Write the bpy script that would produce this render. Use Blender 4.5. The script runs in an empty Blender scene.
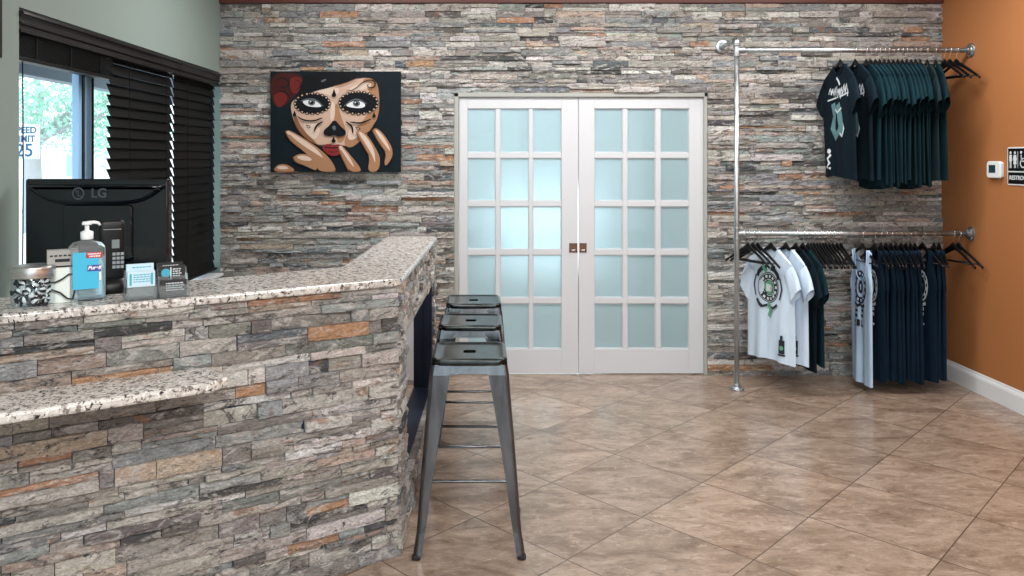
import bpy, bmesh, math, random
from mathutils import Vector, Matrix
R = math.radians
PI = math.pi
sc = bpy.context.scene
COL = sc.collection
random.seed(7)

# ------------------------------------------------------------------ camera
F, PX, PY, H = 780.0, 487.0, 160.0, 1.55
cam_d = bpy.data.cameras.new('camera'); cam = bpy.data.objects.new('camera', cam_d); COL.objects.link(cam)
cam.location = (0, 0, H); cam.rotation_euler = (R(90), 0, 0)
cam_d.sensor_width = 36.0; cam_d.lens = F / 1024 * 36
cam_d.shift_x = (512 - PX) / 1024.0
cam_d.shift_y = -(288 - PY) / 1024.0
cam_d.clip_start = .05; cam_d.clip_end = 300
sc.camera = cam

# ------------------------------------------------------------------ world, light, exposure
w = bpy.data.worlds.new('sky'); sc.world = w; w.use_nodes = True
bg = w.node_tree.nodes['Background']
bg.inputs['Color'].default_value = (.84, .93, 1.0, 1); bg.inputs['Strength'].default_value = 2.4
def area_light(x, y, sx, sy, watts, col=(1, .985, .96), z=2.955):
    d = bpy.data.lights.new('area_lamp', 'AREA'); d.shape = 'RECTANGLE'; d.size = sx; d.size_y = sy
    d.energy = watts; d.color = col
    o = bpy.data.objects.new('area_lamp', d); COL.objects.link(o); o.location = (x, y, z)
    return o
LIGHTS = [(-.3, .3, 68), (1.5, .9, 52), (-.75, 4.5, 27), (.75, 4.5, 29), (2.2, 4.4, 32), (1.4, -1.6, 95)]  # unseen lamps; those nearer the camera added as front fill on the bar
for lx, ly, lw in LIGHTS: area_light(lx, ly, 1.1, .5, lw)
vs = sc.view_settings
vs.view_transform = 'Standard'; vs.look = 'None'; vs.gamma = 1; vs.use_curve_mapping = False
vs.exposure = 0.25
sc.cycles.use_denoising = True
sc.cycles.max_bounces = 8; sc.cycles.transparent_max_bounces = 12
sc.cycles.sample_clamp_indirect = 6

# ------------------------------------------------------------------ helpers
def at(px, py, Y): return Vector(((px - PX) / F * Y, Y, H + (PY - py) / F * Y))
def xat(px, Y): return (px - PX) / F * Y
def zat(py, Y): return H + (PY - py) / F * Y

class MB:
    def __init__(self): self.v = []; self.f = []; self.m = []; self.s = []; self.c = None
    def add(self, vs_, fs, mi=0, smooth=False, col=None):
        o = len(self.v); self.v += [tuple(p) for p in vs_]
        for f in fs: self.f.append(tuple(i + o for i in f)); self.m.append(mi); self.s.append(smooth)
        if col is not None:
            if self.c is None: self.c = []
            self.c += [col] * len(fs)
    def box(self, a, b, mi=0, M=None):
        x0, y0, z0 = a; x1, y1, z1 = b
        p = [(x0,y0,z0),(x1,y0,z0),(x1,y1,z0),(x0,y1,z0),(x0,y0,z1),(x1,y0,z1),(x1,y1,z1),(x0,y1,z1)]
        if M is not None: p = [M @ Vector(q) for q in p]
        self.add(p, [(0,3,2,1),(4,5,6,7),(0,1,5,4),(1,2,6,5),(2,3,7,6),(3,0,4,7)], mi)
    def loft(self, rings, mi=0, smooth=True, cap=(True, True), close=True):
        n = len(rings[0]); vs_ = [p for r in rings for p in r]; fs = []
        for k in range(len(rings) - 1):
            for i in range(n if close else n - 1):
                j = (i + 1) % n
                fs.append((k*n+i, k*n+j, (k+1)*n+j, (k+1)*n+i))
        self.add(vs_, fs, mi, smooth)
        o = len(self.v) - len(vs_)
        if cap[0]: self.f.append(tuple(o + i for i in reversed(range(n)))); self.m.append(mi); self.s.append(False); 
        if cap[1]: self.f.append(tuple(o + (len(rings)-1)*n + i for i in range(n))); self.m.append(mi); self.s.append(False)
    def tube(self, pts, r, n=10, mi=0, cap=True, smooth=True):
        pts = [Vector(p) for p in pts]; rings = []
        rr = r if isinstance(r, (list, tuple)) else [r] * len(pts)
        t0 = (pts[1] - pts[0]).normalized()
        up = Vector((0,0,1)) if abs(t0.z) < .9 else Vector((1,0,0))
        nrm = t0.cross(up).normalized()
        for i, p in enumerate(pts):
            t = (pts[min(i+1, len(pts)-1)] - pts[max(i-1, 0)]).normalized()
            nrm = (nrm - t * nrm.dot(t)).normalized(); b = t.cross(nrm)
            rings.append([p + (nrm * math.cos(a) + b * math.sin(a)) * rr[i] for a in [2*PI*k/n for k in range(n)]])
        self.loft(rings, mi, smooth, (cap, cap))
    def lathe(self, prof, c=(0,0,0), n=24, mi=0, axis='z', smooth=True, cap=(True, True)):
        rings = []
        for r, h in prof:
            ring = []
            for k in range(n):
                a = 2*PI*k/n; x, y = r*math.cos(a), r*math.sin(a)
                p = {'z': (x, y, h), 'y': (x, h, -y), 'x': (h, x, y)}[axis]
                ring.append(Vector(p) + Vector(c))
            rings.append(ring)
        self.loft(rings, mi, smooth, cap)
    def sphere(self, c, r, n=10, m=7, mi=0, sc3=(1,1,1)):
        rings = []
        for i in range(m + 1):
            t = PI * i / m; rr = max(math.sin(t), .02)
            rings.append([(c[0]+r*sc3[0]*rr*math.cos(2*PI*k/n), c[1]+r*sc3[1]*rr*math.sin(2*PI*k/n), c[2]-r*sc3[2]*math.cos(t)) for k in range(n)])
        self.loft(rings, mi, True)
    def build(self, name, mats, parent=None, bevel=0, M=None):
        me = bpy.data.meshes.new(name)
        vv = self.v if M is None else [tuple(M @ Vector(p)) for p in self.v]
        me.from_pydata(vv, [], self.f)
        if not isinstance(mats, (list, tuple)): mats = [mats]
        for m in mats: me.materials.append(m)
        me.polygons.foreach_set('material_index', self.m)
        me.polygons.foreach_set('use_smooth', self.s)
        if self.c is not None and len(self.c) == len(self.f):
            at_ = me.color_attributes.new('stone', 'FLOAT_COLOR', 'CORNER')
            data = []
            for p in me.polygons:
                for _ in p.loop_indices: data += [*self.c[p.index], 1.0]
            at_.data.foreach_set('color', data)
        me.update()
        o = bpy.data.objects.new(name, me); COL.objects.link(o)
        if parent: o.parent = parent
        if bevel:
            b = o.modifiers.new('bevel', 'BEVEL'); b.width = bevel; b.segments = 2; b.limit_method = 'ANGLE'; b.angle_limit = R(40)
        return o

def tag(o, label=None, cat=None, group=None, kind=None):
    if label: o['label'] = label
    if cat: o['category'] = cat
    if group: o['group'] = group
    if kind: o['kind'] = kind
    return o
def empty(name, loc=(0,0,0), rz=0):
    o = bpy.data.objects.new(name, None); COL.objects.link(o); o.location = loc; o.rotation_euler = (0, 0, rz)
    o.empty_display_size = .05
    return o
def struct(o, label, cat): return tag(o, label, cat, kind='structure')
def copy_tree(o, parent=None):
    c = o.copy(); COL.objects.link(c)
    if parent: c.parent = parent
    for ch in list(o.children): copy_tree(ch, c)
    return c
def rrect(wd, dp, r, z, n=5, cx=0, cy=0):
    pts = []
    for sx, sy, a0 in ((1,1,0), (-1,1,90), (-1,-1,180), (1,-1,270)):
        for k in range(n + 1):
            a = R(a0 + 90*k/n)
            pts.append((cx + sx*(wd/2 - r) + r*math.cos(a), cy + sy*(dp/2 - r) + r*math.sin(a), z))
    return pts
def text_mesh(mb, s, size, M, mi=0, align='CENTER', shear=0, bold=0, depth=.0006):
    cu = bpy.data.curves.new('lettering', 'FONT'); cu.body = s; cu.size = size; cu.align_x = align; cu.align_y = 'CENTER'
    cu.shear = shear; cu.offset = bold; cu.extrude = depth
    o = bpy.data.objects.new('lettering', cu); COL.objects.link(o)
    dg = bpy.context.evaluated_depsgraph_get(); dg.update()
    me = o.evaluated_get(dg).to_mesh()
    mb.add([M @ v.co for v in me.vertices], [tuple(p.vertices) for p in me.polygons], mi)
    o.evaluated_get(dg).to_mesh_clear()
    bpy.data.objects.remove(o); bpy.data.curves.remove(cu)
# a frame for flat lettering: x to the right, y up, z towards the viewer
def frame(o, right, up):
    r_, u_ = Vector(right).normalized(), Vector(up).normalized(); n_ = r_.cross(u_)
    return Matrix(((r_.x,u_.x,n_.x,o[0]),(r_.y,u_.y,n_.y,o[1]),(r_.z,u_.z,n_.z,o[2]),(0,0,0,1)))

# ------------------------------------------------------------------ materials
def mat(name, col=(.5,.5,.5), rough=.5, metal=0, **kw):
    m = bpy.data.materials.new(name); m.use_nodes = True
    b = m.node_tree.nodes['Principled BSDF']
    b.inputs['Base Color'].default_value = (*col, 1); b.inputs['Roughness'].default_value = rough; b.inputs['Metallic'].default_value = metal
    for k, v in kw.items():
        b.inputs[k.replace('_', ' ')].default_value = v
    return m
def N(m, t, **kw):
    n = m.node_tree.nodes.new(t)
    for k, v in kw.items(): setattr(n, k, v)
    return n
def L(m, a, b): m.node_tree.links.new(a, b)
def math_n(m, op, a, b=None):
    n = N(m, 'ShaderNodeMath', operation=op)
    for i, x in enumerate((a, b)):
        if x is None: continue
        if isinstance(x, (int, float)): n.inputs[i].default_value = x
        else: L(m, x, n.inputs[i])
    return n.outputs[0]
def noise(m, scale, detail=4, rough=.6, dist=0, vec=None):
    n = N(m, 'ShaderNodeTexNoise'); n.inputs['Scale'].default_value = scale; n.inputs['Detail'].default_value = detail
    n.inputs['Roughness'].default_value = rough; n.inputs['Distortion'].default_value = dist
    if vec is not None: L(m, vec, n.inputs['Vector'])
    return n.outputs['Fac']
def ramp(m, fac, stops):
    r = N(m, 'ShaderNodeValToRGB'); L(m, fac, r.inputs[0]); e = r.color_ramp.elements
    while len(e) < len(stops): e.new(.5)
    for i, (p, c) in enumerate(stops):
        e[i].position = p; e[i].color = (*c, 1) if len(c) == 3 else c
    return r.outputs[0]
def mixc(m, fac, a, b, mode='MIX'):
    n = N(m, 'ShaderNodeMix', data_type='RGBA', blend_type=mode)
    for i, x in ((0, fac), (6, a), (7, b)):
        if isinstance(x, (int, float)): n.inputs[i].default_value = x
        elif isinstance(x, tuple): n.inputs[i].default_value = (*x, 1)
        else: L(m, x, n.inputs[i])
    return n.outputs[2]
def bump(m, h, strength=.3, dist=.01):
    b = N(m, 'ShaderNodeBump'); b.inputs['Strength'].default_value = strength; b.inputs['Distance'].default_value = dist
    L(m, h, b.inputs['Height']); L(m, b.outputs[0], m.node_tree.nodes['Principled BSDF'].inputs['Normal'])
def bsdf(m): return m.node_tree.nodes['Principled BSDF']
def coords(m, sc3=(1,1,1)):
    t = N(m, 'ShaderNodeTexCoord'); mp = N(m, 'ShaderNodeMapping'); mp.inputs['Scale'].default_value = sc3
    L(m, t.outputs['Object'], mp.inputs[0]); return mp.outputs[0]

def stone_material():
    m = mat('stacked_stone', rough=.75)
    a = N(m, 'ShaderNodeAttribute', attribute_name='stone')
    # every stone carries its own piece of the pattern
    of = N(m, 'ShaderNodeVectorMath', operation='MULTIPLY_ADD'); L(m, a.outputs['Vector'], of.inputs[0]); of.inputs[1].default_value = (61, 83, 47); L(m, coords(m, (1, 1, 2.2)), of.inputs[2])
    v = of.outputs[0]
    n1 = noise(m, 6, 7, .68, .8, v); n2 = noise(m, 26, 9, .78, .6, v); n3 = noise(m, 8, 8, .74, 1.4, v); n4 = noise(m, 90, 6, .75, .3, v); n5 = noise(m, 11, 6, .7, 1.0, v)
    c = mixc(m, 1.0, a.outputs['Color'], ramp(m, n2, [(.30, (.42,.41,.40)), (.45, (.90,.89,.88)), (.60, (1.12,1.12,1.12)), (.74, (1.6,1.58,1.55))]), 'MULTIPLY')
    c = mixc(m, ramp(m, n5, [(.53, (0,0,0)), (.60, (.7,.7,.7))]), c, (.66, .64, .615))
    c = mixc(m, 1.0, c, ramp(m, n4, [(.35, (.60,.60,.60)), (.5, (1,1,1)), (.68, (1.35,1.35,1.35))]), 'MULTIPLY')
    c = mixc(m, ramp(m, n1, [(.60, (0,0,0)), (.66, (.75,.75,.75))]), c, mixc(m, ramp(m, n2, [(.4, (0,0,0)), (.62, (1,1,1))]), (.20, .10, .055), (.54, .29, .16)))
    c = mixc(m, ramp(m, n3, [(.55, (0,0,0)), (.585, (.92,.92,.92))]), c, mixc(m, ramp(m, n4, [(.42, (0,0,0)), (.58, (1,1,1))]), (.030, .030, .033), (.30, .285, .27)))
    L(m, c, bsdf(m).inputs['Base Color'])
    bump(m, math_n(m, 'ADD', math_n(m, 'ADD', n2, math_n(m, 'MULTIPLY', n4, .35)), n3), .9, .02)
    return m
def granite_material():
    m = mat('speckled_granite', rough=.18)
    v = coords(m)
    a = noise(m, 48, 4, .7, .3, v); b = noise(m, 62, 4, .7, .5, v); d = noise(m, 22, 5, .65, 0, v)
    c = ramp(m, d, [(.35, (.42,.39,.37)), (.55, (.60,.58,.55)), (.7, (.52,.49,.47))])
    c = mixc(m, ramp(m, a, [(.54, (0,0,0)), (.58, (1,1,1))]), c, (.19, .165, .15))
    c = mixc(m, ramp(m, b, [(.57, (0,0,0)), (.60, (1,1,1))]), c, (.016, .015, .017))
    c = mixc(m, ramp(m, noise(m, 60, 3, .6, 0, coords(m, (1.3, .8, 1))), [(.57, (0,0,0)), (.61, (1,1,1))]), c, (.70, .69, .68))
    L(m, c, bsdf(m).inputs['Base Color'])
    return m
def floor_material():
    m = mat('travertine_tile', rough=.3)
    t = N(m, 'ShaderNodeTexCoord'); s = N(m, 'ShaderNodeSeparateXYZ'); L(m, t.outputs['Object'], s.inputs[0])
    x = math_n(m, 'SUBTRACT', s.outputs[0], -.052); y = math_n(m, 'SUBTRACT', s.outputs[1], 3.385)
    k = 1 / math.sqrt(2) / .512
    u = math_n(m, 'MULTIPLY', math_n(m, 'ADD', x, y), k); v = math_n(m, 'MULTIPLY', math_n(m, 'SUBTRACT', y, x), k)
    def line(q):
        f = math_n(m, 'ABSOLUTE', math_n(m, 'SUBTRACT', math_n(m, 'FRACT', math_n(m, 'ADD', q, .5)), .5))
        return math_n(m, 'LESS_THAN', f, .0050)
    g = math_n(m, 'MAXIMUM', line(u), line(v))
    cb = N(m, 'ShaderNodeCombineXYZ'); L(m, math_n(m, 'FLOOR', u), cb.inputs[0]); L(m, math_n(m, 'FLOOR', v), cb.inputs[1])
    wn = N(m, 'ShaderNodeTexWhiteNoise'); L(m, cb.outputs[0], wn.inputs['Vector'])
    # each tile takes its own piece of the stone pattern
    off = N(m, 'ShaderNodeVectorMath', operation='MULTIPLY_ADD'); L(m, wn.outputs['Color'], off.inputs[0]); off.inputs[1].default_value = (7,7,7)
    mp = N(m, 'ShaderNodeMapping'); mp.inputs['Scale'].default_value = (.75, 1.5, 1); L(m, t.outputs['Object'], mp.inputs[0]); L(m, mp.outputs[0], off.inputs[2])
    n1 = noise(m, 3.6, 9, .72, .9, off.outputs[0]); n2 = noise(m, 17, 10, .78, .8, off.outputs[0])
    c = ramp(m, n1, [(.30, (.15,.103,.074)), (.45, (.255,.186,.14)), (.58, (.345,.265,.208)), (.72, (.43,.345,.285))])
    c = mixc(m, ramp(m, n2, [(.53, (0,0,0)), (.66, (.7,.7,.7))]), c, (.50, .415, .345))
    c = mixc(m, ramp(m, n2, [(.34, (.75,.75,.75)), (.46, (0,0,0))]), c, (.105, .07, .05))
    c = mixc(m, 1.0, c, ramp(m, wn.outputs['Value'], [(0, (.90,.90,.90)), (1, (1.08,1.07,1.06))]), 'MULTIPLY')
    c = mixc(m, math_n(m, 'MULTIPLY', g, .9), c, (.075, .052, .04))
    L(m, c, bsdf(m).inputs['Base Color'])
    L(m, ramp(m, n2, [(.3, (.28,.28,.28)), (.7, (.17,.17,.17))]), bsdf(m).inputs['Roughness'])
    bump(m, math_n(m, 'SUBTRACT', math_n(m, 'MULTIPLY', n2, .25), g), .25, .003)
    return m
def paint(name, col, rough=.6):
    m = mat(name, col, rough); bump(m, noise(m, 220, 3, .6, 0, coords(m)), .08, .002); return m
def fabric(name, col, lo=.78):
    m = mat(name, col, .92, Specular_IOR_Level=.15)
    n = noise(m, 16, 4, .6, 0, coords(m, (1, 2.5, .6)))
    L(m, mixc(m, 1.0, col, ramp(m, n, [(.3, (lo,lo,lo)), (.7, (2-lo,2-lo,2-lo))]), 'MULTIPLY'), bsdf(m).inputs['Base Color'])
    bump(m, n, .2, .01); return m
def brushed(name, col, rough, var=.1, scale=(3, 3, .6)):
    m = mat(name, col, rough, 1)
    n = noise(m, 14, 5, .65, .3, coords(m, scale))
    L(m, ramp(m, n, [(.3, (rough-var,)*3), (.7, (rough+var,)*3)]), bsdf(m).inputs['Roughness'])
    L(m, mixc(m, 1.0, col, ramp(m, n, [(.3, (.72,.72,.72)), (.7, (1.25,1.25,1.25))]), 'MULTIPLY'), bsdf(m).inputs['Base Color'])
    return m
def thin_glass(name, tint=(1,1,1)):
    m = bpy.data.materials.new(name); m.use_nodes = True; nt = m.node_tree; nt.nodes.clear()
    o = nt.nodes.new('ShaderNodeOutputMaterial'); mx = nt.nodes.new('ShaderNodeMixShader'); t = nt.nodes.new('ShaderNodeBsdfTransparent')
    g = nt.nodes.new('ShaderNodeBsdfGlossy'); g.inputs['Roughness'].default_value = .02; t.inputs[0].default_value = (*tint, 1)
    lw = nt.nodes.new('ShaderNodeLayerWeight'); pw = nt.nodes.new('ShaderNodeMath'); pw.operation = 'POWER'; pw.inputs[1].default_value = 5
    ma = nt.nodes.new('ShaderNodeMath'); ma.operation = 'MULTIPLY_ADD'; ma.inputs[1].default_value = .5; ma.inputs[2].default_value = .025
    nt.links.new(lw.outputs['Facing'], pw.inputs[0]); nt.links.new(pw.outputs[0], ma.inputs[0])
    nt.links.new(ma.outputs[0], mx.inputs[0]); nt.links.new(t.outputs[0], mx.inputs[1]); nt.links.new(g.outputs[0], mx.inputs[2]); nt.links.new(mx.outputs[0], o.inputs[0])
    return m

M_STONE = stone_material(); M_GRAN = granite_material(); M_FLOOR = floor_material()
M_GREEN = paint('sage_paint', (.235, .30, .278)); M_ORANGE = paint('burnt_orange_paint', (.40, .155, .052))
M_CEIL = paint('ceiling_paint', (.75, .74, .71)); M_TRIMW = mat('white_trim_paint', (.74, .76, .78), .35)
M_RED = mat('dark_red_trim', (.10, .025, .018), .5)
M_DOOR = mat('door_paint', (.58, .60, .635), .35); M_CASE = mat('casing_paint', (.36, .37, .35), .45)
M_GALV = brushed('galvanized_pipe', (.50, .54, .56), .42); M_FIT = brushed('pipe_fitting', (.42, .46, .49), .4)
M_GUN = brushed('gunmetal', (.125, .13, .138), .2, .05, (2, 2, .4)); M_SEAT = brushed('gunmetal_dark_reflection', (.040, .046, .046), .22, .04, (2, 2, 2))  # seat is the same gunmetal, its dark reflections put into the colour
M_BLACK = mat('black_plastic', (.006, .007, .009), .35, Specular_IOR_Level=.3); M_GLOSS = mat('gloss_black', (.003, .006, .010), .05, IOR=1.62)
M_RUB = mat('rubber', (.01, .01, .01), .7); M_BLIND = mat('dark_blind_wood', (.004, .0043, .0048), .5, Specular_IOR_Level=.2)
M_VAL = mat('dark_valance_lacquer', (.004, .0043, .0048), .28, Specular_IOR_Level=.55)
M_HANG = mat('black_hanger', (.004, .004, .005), .35, Specular_IOR_Level=.25); M_CHROME = mat('chrome', (.75, .76, .78), .15, 1)
M_NAVY = mat('navy_panel', (.006, .012, .035), .5)
M_WHITEP = mat('white_plastic', (.78, .82, .84), .3); M_DKWOOD = mat('dark_laminate', (.03, .026, .024), .45)
M_TEE_DK = fabric('dark_teal_jersey', (.0035, .020, .028)); M_TEE_BK = fabric('black_navy_jersey', (.003, .010, .017))
M_TANK_DK = fabric('navy_jersey', (.0025, .012, .026)); M_TEE_W = fabric('white_jersey', (.60, .73, .87), .95); M_TANK_W = fabric('pale_blue_white_jersey', (.47, .64, .86), .95)
M_INK = mat('black_ink', (.012, .016, .022), .8); M_INKW = mat('pale_ink', (.62, .68, .70), .8); M_INKG = mat('green_ink', (.10, .34, .20), .8); M_INKT = mat('teal_ink', (.10, .22, .25), .8)
M_BRONZE = mat('aged_bronze', (.20, .10, .06), .35, 1); M_GLASS = thin_glass('clear_glass', (.97, .99, .99))
M_ALU = mat('daylight_tinted_aluminium', (.36, .62, .92), .4)  # plain aluminium with the blue tint of daylight put into its colour

# ------------------------------------------------------------------ stacked stone
PAL = [((.44,.415,.385), 26), ((.33,.315,.30), 18), ((.33,.345,.355), 15), ((.37,.41,.425), 9), ((.58,.555,.525), 22), ((.72,.71,.69), 15),
       ((.47,.28,.175), 3.5), ((.53,.43,.36), 9), ((.085,.09,.098), 4), ((.18,.17,.165), 6), ((.17,.205,.23), 4), ((.29,.315,.295), 4)]
def stone_col(rng):
    t = rng.random() * sum(k for _, k in PAL)
    for c, k in PAL:
        t -= k
        if t <= 0: break
    j = rng.uniform(.82, 1.18); return tuple(x * j * rng.uniform(.96, 1.04) for x in c)
def stack_stone(mb, origin, du, nrm, W, z0, z1, holes=(), seed=1, prot=.022, hmin=.022, hmax=.05, lmin=.07, lmax=.36):
    """rows of split stone along du, faces turned to nrm; holes = (u0, u1, z0, z1)"""
    rng = random.Random(seed); origin = Vector(origin); du = Vector(du).normalized(); nrm = Vector(nrm).normalized()
    P = lambda u, z, d: origin + du * u + Vector((0, 0, z)) + nrm * d
    def stone(u0, u1, za, zb):
        g = .0014; u0 += g; u1 -= g; za += g * .7; zb -= g * .7
        if u1 - u0 < .008 or zb - za < .006: return
        d = rng.uniform(.002, prot)*1.15; tl = rng.uniform(-.004, .004); tz = rng.uniform(-.004, .004)
        nx = max(2, min(7, int((u1 - u0) / .035) + 1)); nz = 3; vs_ = []; fs = []
        for k in range(nz + 1):
            for i in range(nx + 1):
                a, b = i / nx, k / nz
                edge = i in (0, nx) or k in (0, nz)
                dd = d + tl*(a-.5) + tz*(b-.5) + rng.uniform(-.0042, .0042) - (.0025 if edge else 0)
                vs_.append(P(u0 + (u1-u0)*a + (0 if i in (0, nx) else rng.uniform(-.004, .004)), za + (zb-za)*b + (rng.uniform(-.0012,.0012) if k in (0,nz) else rng.uniform(-.003,.003)), dd))
        n = nx + 1
        for k in range(nz):
            for i in range(nx): fs.append((k*n+i, k*n+i+1, (k+1)*n+i+1, (k+1)*n+i))
        ring = [i for i in range(n)] + [k*n+nx for k in range(1, nz+1)] + [nz*n+i for i in range(nx-1, -1, -1)] + [k*n for k in range(nz-1, 0, -1)]
        bo = len(vs_)
        for i in ring:
            q = vs_[i]; vs_.append(q - nrm * ((q - origin).dot(nrm) + .012))
        for a in range(len(ring)):
            b = (a + 1) % len(ring); fs.append((ring[a], bo + a, bo + b, ring[b]))
        mb.add(vs_, fs, 0, False, stone_col(rng))
    def spans(za, zb):
        s = [(0, W)]
        for h0, h1, k0, k1 in holes:
            if zb <= k0 + .002 or za >= k1 - .002: continue
            t = []
            for a, b in s:
                if h0 > a: t.append((a, min(b, h0)))
                if h1 < b: t.append((max(a, h1), b))
            s = [q for q in t if q[1] - q[0] > .01]
        return s
    cuts = sorted({z0, z1, *[z for h in holes for z in h[2:] if z0 < z < z1]})
    for ca, cb_ in zip(cuts, cuts[1:]):
        z = ca
        while z < cb_ - .004:
            h = rng.uniform(hmin, hmax)
            if cb_ - z - h < hmin: h = cb_ - z
            for a, b in spans(z, z + h):
                u = a
                while u < b - .003:
                    l = rng.uniform(lmin, lmax) * (1 if rng.random() < .75 else .55)
                    if b - u - l < lmin * .7: l = b - u
                    if h > .036 and rng.random() < .22:      # two thin stones in place of a thick one
                        q = rng.uniform(.4, .6); stone(u, u + l, z, z + h*q); stone(u, u + l, z + h*q, z + h)
                    else: stone(u, u + l, z, z + h)
                    u += l
            z += h

# ------------------------------------------------------------------ room shell
YB = 5.6; XL = -1.92; XR = 3.273; ZC = 3.0; YF = -3.2
f = MB(); f.box((XL-.2, YF, -.08), (XR+.2, 8.2, 0)); o = f.build('floor', M_FLOOR); struct(o, 'polished travertine tiles laid on the diagonal', 'floor')
c = MB(); c.box((XL-.2, YF, ZC), (XR+.2, 8.2, ZC+.1)); o = c.build('ceiling', M_CEIL); struct(o, 'flat off-white ceiling', 'ceiling')
# doorway in the back wall
DX0, DX1, DZ1 = xat(454, YB), xat(708, YB), zat(92.5, YB)
wb = MB()
stack_stone(wb, (XL, YB+.02, 0), (1,0,0), (0,-1,0), XR-XL, 0, 2.672, [(DX0-XL, DX1-XL, -.01, DZ1)], seed=11, prot=.026, hmin=.02, hmax=.048, lmin=.08, lmax=.40)
wall_back = wb.build('wall_back', M_STONE); struct(wall_back, 'back wall faced with stacked split stone in grey, tan and rust', 'wall')
bk = MB()
for a, b in (((XL, YB+.02, 0), (DX0, YB+.16, ZC)), ((DX1, YB+.02, 0), (XR, YB+.16, ZC)), ((DX0, YB+.02, DZ1), (DX1, YB+.16, ZC))): bk.box(a, b)
bk.build('wall_backing', M_GREEN, wall_back)
t = MB(); t.box((XL, YB-.015, 2.675), (XR, YB+.02, 2.80)); struct(t.build('trim_1', M_RED, bevel=.004), 'dark red wooden trim capping the stone wall', 'trim')
r_ = MB(); r_.box((XR, YF, 0), (XR+.12, YB+.16, ZC)); struct(r_.build('wall_right', M_ORANGE), 'burnt orange painted side wall', 'wall')
b_ = MB()
pr = [(0,0),(-.016,0),(-.016,.098),(-.012,.112),(-.007,.118),(-.004,.132),(0,.134)]
b_.loft([[(XR+x, y, z) for x, z in pr] for y in (YF, YB-.005)], smooth=False)
struct(b_.build('baseboard_right', M_TRIMW), 'white moulded baseboard along the orange wall', 'baseboard')
# left wall with its long window opening
WY0, WY1, WZ0, WZ1 = 3.2, YB, .72, 2.178
l = MB()
for a, b in (((XL-.2, YF, 0), (XL, WY0, ZC)), ((XL-.2, WY0, 0), (XL, WY1+.16, WZ0)), ((XL-.2, WY0, WZ1), (XL, WY1+.16, ZC)), ((XL-.2, WY1+.14, WZ0), (XL, WY1+.16, WZ1))): l.box(a, b)
struct(l.build('wall_left', M_GREEN), 'sage green painted side wall with a long window', 'wall')
# storefront behind the camera: piers, header and mullions, open glass between
s = MB()
s.box((XL-.2, YF-.12, 2.6), (XR+.12, YF, ZC)); s.box((XL-.2, YF-.12, 0), (XR+.12, YF, .25)); s.box((XL-.2, YF-.12, 0), (XL+.35, YF, ZC)); s.box((XR-.35, YF-.12, 0), (XR+.12, YF, ZC))
for x in (-.45, .68, 1.8): s.box((x-.04, YF-.1, .25), (x+.04, YF-.02, 2.6))
sf = s.build('wall_front', mat('charcoal_frame', (.05, .05, .055), .5)); struct(sf, 'storefront wall with tall glazed bays', 'wall')
g = MB(); g.box((XL+.35, YF-.062, .25), (XR-.35, YF-.058, 2.6)); g.build('glass', M_GLASS, sf)

# window_1: aluminium frame and glass at the outer face of the wall
wn = MB(); WX = -2.09
for y0, y1 in ((3.96, 3.99), (4.03, 4.09), (WY0, WY0+.03), (WY1+.11, WY1+.14)): wn.box((WX-.018, y0, WZ0), (WX+.018, y1, WZ1))
wn.box((WX-.018, WY0, WZ0), (WX+.018, WY1+.14, WZ0+.05)); wn.box((WX-.018, WY0, WZ1-.05), (WX+.018, WY1+.14, WZ1))
win = wn.build('window_1', M_ALU, bevel=.003); struct(win, 'long aluminium framed window in the sage green wall', 'window')
d_ = MB(); d_.box((WX-.015, 3.99, WZ0), (WX+.012, 4.03, WZ1)); d_.box((WX-.015, 4.09, WZ0), (WX+.014, 4.12, WZ1)); d_.build('mullion_gasket', M_BLACK, win)
g = MB(); g.box((WX-.008, WY0+.03, WZ0+.05), (WX-.003, 3.96, WZ1-.05)); g.box((WX-.008, 4.12, WZ0+.05), (WX-.003, WY1+.11, WZ1-.05)); g.build('glass', M_GLASS, win)
sl = MB(); sl.box((-2.05, WY0, WZ0-.0), (XL+.03, WY1-.0, WZ0+.02)); sl.build('window_sill', M_TRIMW, win, bevel=.004)

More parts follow.
